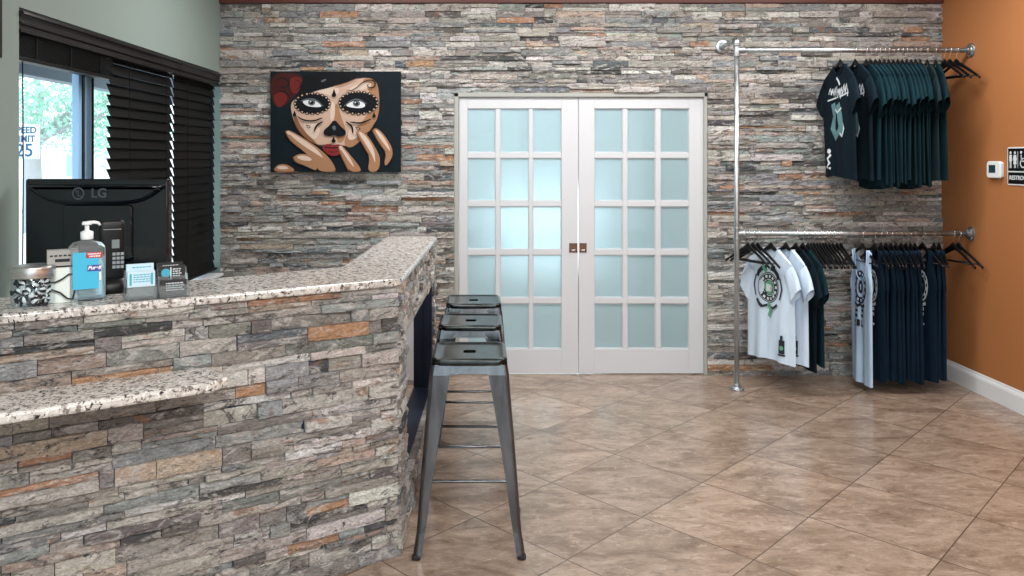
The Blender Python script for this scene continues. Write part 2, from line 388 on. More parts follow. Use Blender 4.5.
# ------------------------------------------------------------------ double doors
tr = MB(); cw = .032
tr.box((DX0, YB+.012, 0), (DX0+cw, YB+.16, DZ1)); tr.box((DX1-cw*.75, YB+.012, 0), (DX1, YB+.16, DZ1)); tr.box((DX0, YB+.012, DZ1-.03), (DX1, YB+.16, DZ1))
struct(tr.build('trim_2', M_CASE, bevel=.003), 'slim painted casing around the double doors', 'trim')
YD = YB + .035
def make_frosted():
    m = mat('frosted_glass', (.50, .68, .74), .5)
    b = bsdf(m); b.inputs['Transmission Weight'].default_value = .6; b.inputs['IOR'].default_value = 1.3
    b.inputs['Coat Weight'].default_value = .6; b.inputs['Coat Roughness'].default_value = .04
    return m
M_FROST = make_frosted()
def door(name, px0, px1, cols, label):
    rows = [(108.5,152.7), (158,201), (206.5,249.6), (255,298), (303.5,349)]
    xs = [(xat(a, YD), xat(b, YD)) for a, b in cols]; zs = [(zat(b, YD), zat(a, YD)) for a, b in rows]
    x0, x1, zb, zt = xat(px0, YD), xat(px1, YD), .008, DZ1-.034
    mb = MB(); ya, yb = YD, YD + .042
    mb.box((x0, ya, zb), (xs[0][0], yb, zt)); mb.box((xs[-1][1], ya, zb), (x1, yb, zt))
    mb.box((xs[0][0], ya, zs[0][1]), (xs[-1][1], yb, zt)); mb.box((xs[0][0], ya, zb), (xs[-1][1], yb, zs[-1][0]))
    def bead(a, b):                                            # muntin with sloped shoulders
        (xa, za), (xb, zb2) = a, b
        mb.box((xa, ya+.004, za), (xb, yb-.004, zb2))
    for (a, b), (c_, d2) in zip(xs, xs[1:]): bead((b, zs[-1][0]), (c_, zs[0][1]))
    for (a, b), (c_, d2) in zip(zs, zs[1:]):
        for q0, q1 in xs: bead((q0, d2), (q1, a))
    # glazing beads round every light
    for q0, q1 in xs:
        for z0, z1 in zs:
            e = .006
            for bx_ in (((q0, ya+.009, z0), (q0+e, ya+.02, z1)), ((q1-e, ya+.009, z0), (q1, ya+.02, z1)), ((q0, ya+.009, z0), (q1, ya+.02, z0+e)), ((q0, ya+.009, z1-e), (q1, ya+.02, z1))): mb.box(*bx_)
    o = mb.build(name, M_DOOR, bevel=.002); struct(o, label, 'door')
    p = MB()
    for q0, q1 in xs:
        for z0, z1 in zs: p.box((q0-.002, ya+.018, z0-.002), (q1+.002, ya+.023, z1+.002))
    p.build('frosted_panes', M_FROST, o)
    return o
door1 = door('door_1', 459.3, 578.0, [(467.5,495.8), (500,529), (532.8,561.5)], 'white door leaf of fifteen frosted panes behind the stools')
door2 = door('door_2', 578.8, 704.3, [(594.3,623), (627.2,655.6), (660.6,689)], 'white door leaf of fifteen frosted panes beside the pipe rack')
for dd, a, b in ((door1, 569.2, 577.4), (door2, 579.6, 586.6)):
    q = MB(); x0, x1, z0, z1 = xat(a, YD), xat(b, YD), zat(252.4, YD), zat(243.2, YD); y = YD - .004
    q.box((x0, y, z0), (x1, YD, z0+.008)); q.box((x0, y, z1-.008), (x1, YD, z1)); q.box((x0, y, z0), (x0+.01, YD, z1)); q.box((x1-.01, y, z0), (x1, YD, z1))
    q.box((x0, YD-.001, z0), (x1, YD+.002, z1), 3)
    q.lathe([(.009, 0), (.009, .004)], ((x0+x1)/2, y, (z0+z1)/2+.004), 14, 0, 'y'); q.box(((x0+x1)/2-.012, y, z0+.012), ((x0+x1)/2+.012, YD, z0+.022), 2)
    q.build('flush_pull', [M_BRONZE, M_BLACK, M_CHROME, mat('bronze_recess', (.16, .09, .06), .5, .4)], dd)
# room behind the doors
rm = MB(); y0, y1 = YB+.16, 8.2
rm.box((DX0-.9, y1-.05, 0), (DX1+.9, y1, ZC)); rm.box((DX0-.95, y0, 0), (DX0-.9, y1, ZC)); rm.box((DX1+.9, y0, 0), (DX1+.95, y1, ZC))
struct(rm.build('wall_far_room', M_CEIL), 'pale walls of the room beyond the frosted doors', 'wall')
area_light(.3, 7.0, .6, .6, 46, (.86, .95, 1))
wl = area_light(.62, 8.1, 1.1, .9, 13, (.84, .94, 1), .85); wl.rotation_euler = (R(90), 0, R(0))  # upright light added low in the far room to make the panes glow

# ------------------------------------------------------------------ bar
TH = R(32); BD = Vector((math.cos(TH), math.sin(TH), 0)); BN = Vector((math.sin(TH), -math.cos(TH), 0))   # along the front, out towards the room
CB = Vector((-.352, 3.05, 0)); ZT = 1.058; GT = .030
E0 = CB.copy(); E1 = Vector((-.322, 4.70, 0)); ED = (E1 - E0).normalized(); EN = Vector((ED.y, -ED.x, 0)); EL = (E1 - E0).length
FL = 1.80
OU0, OU1, OZ0, OZ1 = .25, EL - .06, .20, .835                # opening under the overhang on the stool side
st = MB()
stack_stone(st, CB - BD*FL, BD, BN, FL, 0, ZT, seed=23, prot=.020, hmin=.018, hmax=.058, lmin=.07, lmax=.36)
stack_stone(st, E0, ED, EN, EL, 0, ZT, [(OU0, OU1, OZ0, OZ1)], seed=31, prot=.018, hmin=.026, hmax=.05, lmin=.06, lmax=.22)
bar = empty('bar_counter_base', CB)
tag(bar, 'stacked stone bar wrapping from the window wall to the stools', 'bar')
st.build('stone_facing', M_STONE, bar).location = -CB
# core walls behind the stone
def wall_seg(mb, p, d, n, u0, u1, z0, z1, th=.11):
    a = p + d*u0 - n*.004; b = p + d*u1 - n*.004
    vs_ = [a, b, b - n*th, a - n*th]
    mb.add([(*v.xy, z0) for v in vs_] + [(*v.xy, z1) for v in vs_], [(0,3,2,1),(4,5,6,7),(0,1,5,4),(1,2,6,5),(2,3,7,6),(3,0,4,7)])
co = MB(); wall_seg(co, CB - BD*FL, BD, BN, 0.05, FL-.01, 0, ZT)
for u0, u1, z0, z1 in ((.01, OU0, 0, ZT), (OU1, EL, 0, ZT), (.01, EL, OZ1+.002, ZT), (.01, EL, 0, OZ0-.002)): wall_seg(co, E0, ED, EN, u0, u1, z0, z1)
co.build('core_wall', M_NAVY, bar).location = -CB
ed = MB()
a = E0 + ED*OU0 + EN*.006; b = E0 + ED*OU1 + EN*.006
ed.add([(*v.xy, z) for z in (OZ1-.012, OZ1) for v in (a, b, b - EN*.09, a - EN*.09)], [(0,3,2,1),(4,5,6,7),(0,1,5,4),(1,2,6,5),(2,3,7,6),(3,0,4,7)])
ed.build('edge_trim', M_CASE, bar).location = -CB
pp = MB(); wall_seg(pp, E0 - EN*.0, ED, EN, OU1-.02, EL, 0, ZT, .045); pp.build('end_panel', M_NAVY, bar).location = -CB

# granite top: one slab, bent like the bar
OV = .018
i0 = CB + BN*OV; dp = .44
A = CB - BD*1.88 + BN*OV; 
def isect(p, d, q, e):
    k = d.x*e.y - d.y*e.x; t_ = ((q.x-p.x)*e.y - (q.y-p.y)*e.x) / k; return p + d*t_
Cf = isect(A, BD, E0 + EN*OV, ED)                            # outer corner
Ef = E1 + EN*OV + ED*.02
Eb = Ef - EN*.30
Ci = isect(A - BN*dp, BD, Eb, ED); Ab = A - BN*dp
def corner(p, a, b, r, n=5):
    da = (a - p).normalized()*r; db = (b - p).normalized()*r
    return [p + da*(1-t_)**2 + db*t_**2 for t_ in [k/n for k in range(n+1)]]
poly = [A] + corner(Cf, A, Ef, .035) + corner(Ef, Cf, Eb, .03) + corner(Eb, Ef, Ci, .03) + corner(Ci, Eb, Ab, .05) + [Ab]
# trim at the window wall
poly = [Vector((max(p.x, XL+.004), p.y, 0)) for p in poly]
def slab(poly, z0, z1, rnd=.008):
    mb = MB(); n = len(poly)
    cx = sum((p for p in poly), Vector())/n
    def off(d):
        out = []
        for i, p in enumerate(poly):
            a, b = poly[i-1], poly[(i+1) % n]
            t1 = (p - a); t2 = (b - p); t1 = t1.normalized() if t1.length > 1e-6 else t2.normalized(); t2 = t2.normalized() if t2.length > 1e-6 else t1
            nn = Vector((t1.y + t2.y, -t1.x - t2.x, 0)).normalized(); out.append(p - nn*d)
        return out
    rings = []
    for d, z in ((rnd, z0), (rnd*.3, z0+rnd*.3), (0, z0+rnd), (0, z1-rnd), (rnd*.3, z1-rnd*.3), (rnd, z1)): rings.append([(p.x, p.y, z) for p in off(d)])
    mb.loft(rings, smooth=False); return mb
top = slab(poly, ZT, ZT+GT).build('granite_countertop', M_GRAN)
tag(top, 'angled speckled granite countertop lying on the stone bar', 'countertop')
TOPZ = ZT + GT
# small ledge on the front of the bar
S1 = None
def bar_pt(px, off=0):                                          # point of the bar front seen at picture column px
    k = (px - PX)/F; p = CB + BN*off; t_ = (p.x - k*p.y) / (BD.x - k*BD.y); return p - BD*t_
sh_b1 = bar_pt(212, .012); sh_f1 = None; LZ = .848
q1 = CB - BD*((CB - sh_b1).dot(BD)); 
a0 = q1 - BD*.86
lp = [a0 + BN*.235, q1 + BN*.235 - BD*.05, q1 + BN*.19 + BD*.012, q1 + BN*.06 + BD*.0, q1 + BN*.012 - BD*.02, a0 + BN*.012]
lp = [lp[0] + BD*.03, *lp[1:-1], lp[-1]]
led = slab(lp, LZ-.032, LZ, .01).build('granite_ledge', M_GRAN); tag(led, 'small speckled granite ledge jutting from the front of the stone bar', 'shelf')
# desk behind the bar that carries the monitor
dk = empty('work_desk', (-1.5, 3.3, 0)); tag(dk, 'dark laminate work desk standing behind the bar under the monitor', 'desk')
q = MB(); q.box((-.36, -.16, .715), (.36, .36, .745)); q.build('desk_top', M_DKWOOD, dk, bevel=.003)
for x in (-.34, .31):
    q = MB(); q.box((x, -.13, 0), (x+.03, .33, .715)); q.build('side_panel', M_DKWOOD, dk)
# pale cabinet seen through the opening
cb = empty('low_cabinet', (-.60, 5.42, 0)); tag(cb, 'pale grey low cabinet against the stone wall seen under the countertop', 'cabinet')
q = MB(); q.box((-.2, -.03, 0), (.125, .14, .84)); q.build('cabinet_body', M_DOOR, cb, bevel=.003)
for x0, x1 in ((-.19, -.04), (-.03, .115)):
    q = MB(); q.box((x0, -.048, .03), (x1, -.03, .82)); q.build('door', M_DOOR, cb, bevel=.004)
#---MARK-A

# ------------------------------------------------------------------ bar stools
def make_stool():
    root = empty('bar_stool'); Zs = .762
    # seat pan with a grip hole
    s = MB()
    hole = rrect(.052, .052, .014, 0, 5); n = len(hole)
    def ring(wd, r, z): return rrect(wd, wd, r, z, 5)
    s.loft([[(x, y, Zs-.006) for x, y, _ in hole], ring(.20, .03, Zs-.004), ring(.262, .03, Zs-.004), ring(.272, .032, Zs), ring(.292, .036, Zs), ring(.304, .040, Zs-.006), ring(.306, .040, Zs-.024), ring(.300, .038, Zs-.028)], 0, True, (False, False))
    s.loft([[(x, y, Zs-.028) for x, y, _ in hole], [(x, y, Zs-.006) for x, y, _ in hole]], 0, False, (False, False))
    s.loft([[(x, y, Zs-.028) for x, y, _ in hole], ring(.24, .03, Zs-.03), ring(.300, .038, Zs-.028)], 0, False, (False, False))
    s.build('seat', M_SEAT, root)
    # skirt with arched lower edge between the legs
    k = MB(); N_ = 14
    for q in range(4):
        M = Matrix.Rotation(q*PI/2, 4, 'Z'); up = []; lo = []; ui = []; li = []
        for i in range(N_ + 1):
            t_ = i/N_*2 - 1; a = abs(t_); arch = .705 - .025*max(0, (a-.55)/.45)**1.5
            up.append(M @ Vector((t_*.125, -.150, Zs-.024))); lo.append(M @ Vector((t_*.13, -.154 - .004, arch)))
            ui.append(M @ Vector((t_*.125, -.147, Zs-.024))); li.append(M @ Vector((t_*.13, -.155, arch)))
        k.loft([up, lo, li, ui, up], 0, False, (False, False), close=False)
    k.build('skirt', M_GUN, root)
    b = MB()
    for sg in (1, -1):
        b.tube([(-.13, -.13*sg, .672), (-.06, -.06*sg, .70), (0, 0, .708), (.06, .06*sg, .70), (.13, .13*sg, .672)], .007, 8)
    b.build('cross_brace', M_GUN, root)
    for sx, sy in ((1,-1), (-1,-1), (1,1), (-1,1)):
        lg = MB(); rings = []
        for z, c_, wd in ((Zs-.022, .151, .085), (.70, .158, .082), (.62, .164, .073), (.45, .178, .058), (.30, .190, .047), (.16, .200, .038), (.10, .205, .034), (.05, .213, .034), (.012, .218, .033)):
            th = .0028; r0 = .016
            out = [(-wd, 0), (-r0, 0)] + [(-r0 + r0*math.sin(R(a)), r0 - r0*math.cos(R(a))) for a in (22, 45, 68)] + [(0, r0), (0, wd)]
            inn = [(-th, wd), (-th, r0), (-r0*.7, r0*.55), (-r0, th), (-wd, th)]
            rib = [(-wd, th)]
            pts = out + inn
            rings.append([(sx*(c_ + x), sy*(c_ - y), z) for x, y in pts])
        if sx*sy < 0: pass
        lg.loft(rings, 0, False); o = lg.build('leg', M_GUN, root)
        ft = MB(); ft.loft([[(x + sx*.2045, y + sy*.2045, z) for x, y, z in rrect(.034*k_, .034*k_, .010, z_, 3)] for z_, k_ in ((0, .85), (.004, 1), (.014, 1), (.018, .9))], 0, False)
        ft.build('rubber_foot', M_RUB, o)
    for q in range(4):
        M = Matrix.Rotation(q*PI/2, 4, 'Z'); bb = MB(); z = .287
        bb.tube([M @ Vector(p) for p in ((-.178, -.183, z-.004), (-.160, -.184, z), (-.145, -.184, z+.006), (.145, -.184, z+.006), (.160, -.184, z), (.178, -.183, z-.004))], .0065, 8)
        bb.build('stretcher', M_GUN, root)
    return root
stool = make_stool()
SL = ['dark gunmetal metal bar stool nearest the camera in the row of three', 'middle gunmetal bar stool of the three lined up along the bar', 'gunmetal bar stool farthest back, closest to the frosted doors']
for i, (x, y) in enumerate(((-.072, 3.235), (-.080, 3.862), (-.076, 4.42))):
    o = stool if i == 0 else copy_tree(stool)
    o.location = (x, y, 0); o.rotation_euler.z = (R(.6), R(-1), R(1.5))[i]
    tag(o, SL[i], 'stool', 'metal stools along the bar')

# ------------------------------------------------------------------ blinds
vx = -1.953
va = MB()
def valance(y0, y1):
    mb = MB()
    prof = [(-.03, 0), (.030, 0), (.030, -.010), (.050, -.014), (.052, -.024), (.040, -.030), (.034, -.040), (.034, -.052), (.042, -.056), (.042, -.064), (.030, -.070), (.030, -.082), (.040, -.086), (.040, -.098), (.026, -.102), (-.03, -.102)]
    mb.loft([[(vx + x, y, WZ1 - .002 + z) for x, z in prof] for y in (y0, y1)], smooth=False); return mb
v1 = valance(WY0+.003, 4.868).build('blind_valance', M_VAL); tag(v1, 'long dark moulded valance over the raised and first lowered blinds', 'valance', 'blind valances on the window')
v2 = valance(4.874, WY1-.012).build('blind_valance', M_VAL); tag(v2, 'short dark moulded valance over the blind next to the stone wall', 'valance', 'blind valances on the window')
def blind(y0, y1, slats, label, tilt, gap=.028, taps=2, x=vx-.012):
    root = empty('window_blind', (x, (y0+y1)/2, slats[-1] - .03)); tag(root, label, 'blind', 'dark slatted blinds on the window'); Lc = Vector(root.location)
    mb = MB(); rng = random.Random(int(y0*100))
    ca, sa = math.cos(tilt), math.sin(tilt)
    for z in slats:
        tw = rng.uniform(-.03, .03) if tilt > .3 else rng.uniform(-.012, .012)
        c_, s_ = math.cos(tilt+tw), math.sin(tilt+tw); hw = .031; th = .0016
        p = [(-hw, -th), (hw, -th), (hw, th), (-hw, th)]
        r_ = [[(a*c_ + b*s_, yy, -a*s_ + b*c_ + z - Lc.z) for a, b in p] for yy in (y0 - Lc.y, y1 - Lc.y)]
        mb.loft(r_, 0, False)
    mb.build('slats', M_BLIND, root)
    b = MB(); zb = slats[-1] - gap; b.box((-.03, y0 - Lc.y, zb - Lc.z - .016), (.03, y1 - Lc.y, zb - Lc.z)); b.build('bottom_rail', M_BLIND, root, bevel=.003)
    h = MB(); h.box((-.028, y0 - Lc.y, 2.10 - Lc.z), (.02, y1 - Lc.y, 2.17 - Lc.z)); h.build('head_rail', M_BLIND, root)
    for k in range(taps):
        yy = y0 + (y1-y0)*((k+.5)/taps if taps > 2 else (.2 + .6*k)) - Lc.y
        for xx in (-.036, .036):
            tp = MB(); tp.box((xx-.001, yy-.004, zb - Lc.z), (xx+.001, yy+.004, 2.12 - Lc.z)); tp.build('ladder_cord', M_BLIND, root)
    return root
zz = []
z = 2.095
while z > 1.985: zz.append(z); z -= .0072
raised = blind(WY0+.006, 4.035, zz, 'dark slatted blind raised into a stack above the open pane', .02, .006, taps=3)
zz = []; z = 2.085
while z > .80: zz.append(z); z -= .0555
blind(4.05, 4.855, zz, 'lowered dark slatted blind directly behind the monitor', R(68))
blind(4.885, WY1+.004, zz, 'lowered dark slatted blind next to the stone wall', R(76))
# lift cords of the raised blind hang down in front of the glass
for i, (yy, zl) in enumerate(((3.30, 1.05), (3.80, 1.05))):
    q = MB(); q.tube([(vx-.012, yy, 1.98), (vx-.010, yy+.002, 1.5), (vx-.012, yy, zl)], .0028, 6); q.sphere((vx-.012, yy, zl-.015), .009, 8, 6, 0, (1,1,1.8))
    q.build('pull_cord', M_INK, raised).location = -Vector(raised.location)
q = MB(); q.box((XL, 2.72, 1.95), (XL+.02, 3.058, 2.42)); q.box((XL+.02, 2.75, 1.98), (XL+.023, 3.03, 2.39), 1)
tag(q.build('wall_panel', [M_BLACK, M_GLOSS], bevel=.004), 'dark framed panel high on the sage wall before the window', 'panel')

# ------------------------------------------------------------------ monitor, seen from behind
mon = empty('monitor', (-1.572, 3.165, .745)); tag(mon, 'glossy black flat monitor seen from behind on the desk by the window', 'monitor')
MW, MZ0, MZ1 = .578, 1.10 - .745, 1.474 - .745
def rr_xz(x0, x1, z0, z1, r, y, n=4):
    return [(px_ , y, pz_) for px_, pz_, _ in rrect(x1-x0, z1-z0, r, 0, n, (x0+x1)/2, (z0+z1)/2)]
b = MB()
b.loft([rr_xz(-MW/2, MW/2, MZ0, MZ1, .010, y) for y in (.012, -.018)] + [rr_xz(-MW/2+.006, MW/2-.006, MZ0+.006, MZ1-.006, .010, -.024)], 0, False)
b.build('back_shell', M_GLOSS, mon, bevel=.002)
b = MB()      # curved raised band across the top, ends swept in
rings = []
for y, k_ in ((-.022, 0), (-.036, .004), (-.042, .012), (-.044, .02)):
    pts = []
    for i in range(17):
        t_ = i/16; x = -.255 + .51*t_; pts.append((x*(1 - k_*.8), y, MZ1 - .108 + .055*abs(2*t_-1)**4 + k_))
    for i in range(9):
        t_ = 1 - i/8; x = -.272 + .544*t_; pts.append((x*(1 - k_*.8), y, MZ1 - .022 - k_))
    rings.append(pts)
b.loft(rings, 0, True); b.build('back_ridge', M_GLOSS, mon)
b = MB(); b.loft([rr_xz(-.135, .150, MZ0+.04, MZ1-.105, .012, -.022), rr_xz(-.130, .145, MZ0+.05, MZ1-.108, .012, -.034)], 0, False); b.build('rear_cover', M_GLOSS, mon, bevel=.003)
b = MB(); b.tube([(.02, -.036, MZ0+.05), (.02, -.042, MZ0+.005), (.03, -.03, .02)], .005, 6); b.build('cable', M_RUB, mon)
b = MB(); b.box((-.05, -.03, 0), (.05, .0, MZ0+.05)); b.loft([[(x, y, z) for x, y, z in rrect(.30, .20, .05, z, 6)] for z in (0, .010)] + [rrect(.28, .18, .04, .014, 6)], 0, False); b.build('stand', M_BLACK, mon, bevel=.002)
M_LOGO = mat('dark_chrome_logo', (.14, .16, .18), .3, .8)
b = MB(); Mf = frame((.02, -.0455, MZ1-.058), (1,0,0), (0,0,1)); text_mesh(b, 'LG', .052, Mf, bold=.001, depth=.0008); b.build('lettering', M_LOGO, mon); b = MB()
n = 24
def annulus(mb, c_, r0, r1, M, n=24, mi=0, h=.0012, a0=0, a1=360):
    vs_ = []; 
    for k in range(n + 1):
        a = R(a0 + (a1-a0)*k/n)
        for r in (r0, r1): vs_.append(M @ Vector((c_[0] + r*math.cos(a), c_[1] + r*math.sin(a), h)))
    mb.add(vs_, [(2*k, 2*k+1, 2*k+3, 2*k+2) for k in range(n)], mi)
annulus(b, (-.082, 0), .019, .025, Mf); annulus(b, (-.090, .008), 0, .004, Mf, 10); b.add([Mf @ Vector(p) for p in ((-.084,-.012,.001), (-.080,-.012,.001), (-.080,.012,.001), (-.084,.012,.001), (-.080,-.012,.001), (-.070,-.012,.001), (-.070,-.008,.001), (-.080,-.008,.001))], [(0,1,2,3), (4,5,6,7)])
b.build('logo', M_LOGO, mon)

# ------------------------------------------------------------------ things on the countertop; their x axis runs along the bar
def on_bar(px, py, name, label, cat, group=None):               # base point from the picture, on the granite
    Y = F*(H-TOPZ)/(py-PY); o = empty(name, ((px-PX)/F*Y, Y, TOPZ), TH); tag(o, label, cat, group); return o
def superloop(wd, dp, z, e=4, n=32, cx=0, cy=0):
    out = []
    for k in range(n):
        a = 2*PI*k/n; c_, s_ = math.cos(a), math.sin(a)
        out.append((cx + wd/2*math.copysign(abs(c_)**(2/e), c_), cy + dp/2*math.copysign(abs(s_)**(2/e), s_), z))
    return out
M_CLEARP = mat('clear_plastic', (.86, .93, .95), .08, Transmission_Weight=.9, IOR=1.2)
M_GEL = mat('sanitizer_gel', (.55, .82, .92), .12, Transmission_Weight=.6, IOR=1.2)
M_LABEL = mat('teal_label', (.05, .46, .70), .35); M_REDL = mat('red_label', (.45, .02, .03), .4); M_PURP = mat('purple_label', (.05, .06, .32), .4); M_LBLW = mat('label_white', (.85, .87, .9), .4)
sb = on_bar(87, 299.5, 'hand_sanitizer', 'clear pump bottle of blue hand sanitizer on the granite counter', 'bottle')
q = MB(); q.loft([superloop(.104, .062, 0), superloop(.112, .068, .004), superloop(.113, .069, .02), superloop(.113, .069, .172), superloop(.110, .067, .186), superloop(.09, .055, .198), superloop(.05, .04, .205, 2.6), superloop(.032, .032, .208, 2), superloop(.032, .032, .214, 2)]); q.build('bottle_body', M_CLEARP, sb)
q = MB(); q.loft([superloop(.100, .054, .006), superloop(.103, .058, .02), superloop(.103, .058, .150), superloop(.098, .054, .152)]); q.build('gel', M_GEL, sb)
q = MB(); q.box((-.046, -.0362, .042), (.032, -.0350, .168)); q.box((-.006, -.0368, .148), (.044, -.036, .168), 1); q.box((-.002, -.0368, .102), (.040, -.036, .124), 2); q.box((.034, -.0368, .07), (.040, -.036, .098), 3)
Mf = frame((.019, -.037, .158), (1,0,0), (0,0,1)); 
for yy, w_ in ((.004, .020), (-.004, .016)):
    x = -w_
    rg = random.Random(3)
    while x < w_:
        k_ = rg.uniform(.003, .008); q.add([Mf @ Vector(p) for p in ((x, yy-.0022, .0004), (x+k_, yy-.0022, .0004), (x+k_, yy+.0022, .0004), (x, yy+.0022, .0004))], [(0,1,2,3)], 3); x += k_ + .0018
text_mesh(q, 'Purell', .017, frame((.019, -.0372, .114), (1,0,0), (0,0,1)), 3, shear=.25, bold=.0006, depth=.0003)
q.build('label', [M_LABEL, M_REDL, M_PURP, M_LBLW], sb)
q = MB(); q.lathe([(.019, .210), (.020, .212), (.020, .236), (.012, .240), (.007, .242), (.007, .262)], n=20)
q.loft([superloop(.030, .022, .260, 3, 16), superloop(.032, .024, .266, 3, 16), superloop(.026, .02, .272, 3, 16)]); q.tube([(.0, 0, .268), (.022, -.004, .269), (.034, -.006, .266), (.040, -.007, .258)], [.006, .006, .005, .004], 8)
q.build('pump', M_WHITEP, sb)
sb.scale = (.97, .97, .95)
# candy jar
M_JAR = thin_glass('jar_glass', (.93, .96, .97)); M_CANDYW = mat('candy_white', (.75, .78, .8), .3)
jar = on_bar(33, 305.0, 'candy_jar', 'squat glass jar with a steel lid full of wrapped candies', 'jar')
q = MB(); q.lathe([(.052, 0), (.060, .003), (.0625, .01), (.0625, .082), (.058, .088), (.057, .092)], n=36); q.lathe([(.058, .092), (.0605, .082), (.0605, .012), (.058, .006)], n=36, cap=(False, False)); q.build('jar_body', M_JAR, jar)
q = MB(); q.lathe([(.058, .090), (.0635, .0905), (.0645, .093), (.0645, .122), (.063, .1255), (.055, .127), (.02, .1275)], n=36); q.build('lid', brushed('steel_lid', (.62, .61, .60), .34, .06, (1,1,8)), jar)
cm = MB()
for k in range(8):                                              # swirled peppermint ball with twisted wrapper ends
    a0, a1 = 2*PI*k/8, 2*PI*(k+1)/8; rr = .0165
    rings = []
    for i in range(7):
        t_ = PI*i/6; tw = t_*.5
        rings.append([(rr*math.cos(a+tw)*max(math.sin(t_), .01), rr*math.sin(a+tw)*max(math.sin(t_), .01), rr*.85*math.cos(t_)) for a in (a1, a0)])
    cm.loft(rings, k % 2, True, (False, False), close=False)
for sg in (1, -1):
    cm.lathe([(.003, sg*.0155), (.004, sg*.018), (.010, sg*.026)], n=8, mi=1 if sg > 0 else 0, axis='x', cap=(False, True))
rg = random.Random(5); k0 = None; spots = []
for ly, zz_ in enumerate((.022, .0485, .073)):
    for k in range(7): spots.append((2*PI*(k + ly*.5)/7, .040, zz_))
spots.append((0, 0, .03)); spots.append((0, 0, .065))
for a, r, z in spots:
    if k0 is None: k0 = cm.build('wrapped_candy', [M_INK, M_CANDYW]); o = k0
    else: o = k0.copy(); COL.objects.link(o)
    o.location = (jar.location.x + r*math.cos(a), jar.location.y + r*math.sin(a), TOPZ + z); o.rotation_euler = (rg.uniform(0, 6), rg.uniform(0, 6), rg.uniform(0, 6)); o.scale = (.92,)*3
    tag(o, 'black and white wrapped candy inside the steel-lidded glass jar', 'candy', 'wrapped candies in the jar')
# small white box with grey header, black cable in front
bx = on_bar(63, 303.5, 'counter_box', 'small white upright box with a grey top band behind the sanitizer', 'box')
bx.location += Vector((-.012, .035, 0))
q = MB(); q.box((-.050, -.018, 0), (.035, .018, .115)); q.build('box_body', mat('pale_card', (.72, .80, .76), .6), bx, bevel=.002)
q = MB(); q.box((-.052, -.020, .1165), (.037, .020, .170)); q.box((-.052, -.0205, .115), (.037, .0205, .120), 1)
for k in range(6): q.box((-.045 + k*.013, -.0206, .150), (-.036 + k*.013, -.02, .155), 1)
q.box((-.03, -.0206, .132), (.012, -.02, .142), 1)
q.build('top_band', [mat('grey_card', (.33, .33, .32), .6), M_INK], bx)
q = MB(); P0 = bx.matrix_basis
q.tube([P0 @ Vector(p) for p in ((-.050, -.028, .070), (-.030, -.026, .068), (-.008, -.025, .078), (.010, -.024, .092), (.024, -.024, .090), (.030, -.024, .07), (.026, -.025, .035), (.020, -.026, .010), (.004, -.027, .014), (-.016, -.027, .034), (-.040, -.028, .046), (-.058, -.028, .03), (-.066, -.028, .0035))], .0028, 7)
tag(q.build('cable', M_RUB), 'thin black cable looping in front of the small white box', 'cable')
# cordless phone in its cradle
ph = on_bar(110, 296.0, 'cordless_phone', 'tall black cordless phone standing between sanitizer and card holder', 'phone')
ph.location += Vector((-.03, .075, 0))
q = MB(); q.loft([superloop(.095, .085, 0, 3), superloop(.095, .085, .02, 3), superloop(.08, .065, .05, 3)]); q.build('cradle', M_BLACK, ph)
q = MB(); q.loft([superloop(.070, .030, .03, 4), superloop(.076, .034, .06, 4), superloop(.084, .036, .17, 4), superloop(.086, .036, .225, 4), superloop(.080, .034, .244, 4), superloop(.066, .028, .252, 4)]); q.build('handset', M_BLACK, ph)
q = MB(); q.box((-.002, -.0200, .155), (.022, -.0178, .185)); q.box((-.028, -.0198, .22), (.028, -.0178, .222), 1)
for k in range(3):
    for j in range(4): q.box((.000 + k*.013, -.0195, .085 + j*.015), (.010 + k*.013, -.0172, .095 + j*.015), 1)
q.build('keypad', [mat('grey_screen', (.20, .24, .25), .3), mat('grey_key', (.30, .34, .36), .5)], ph)
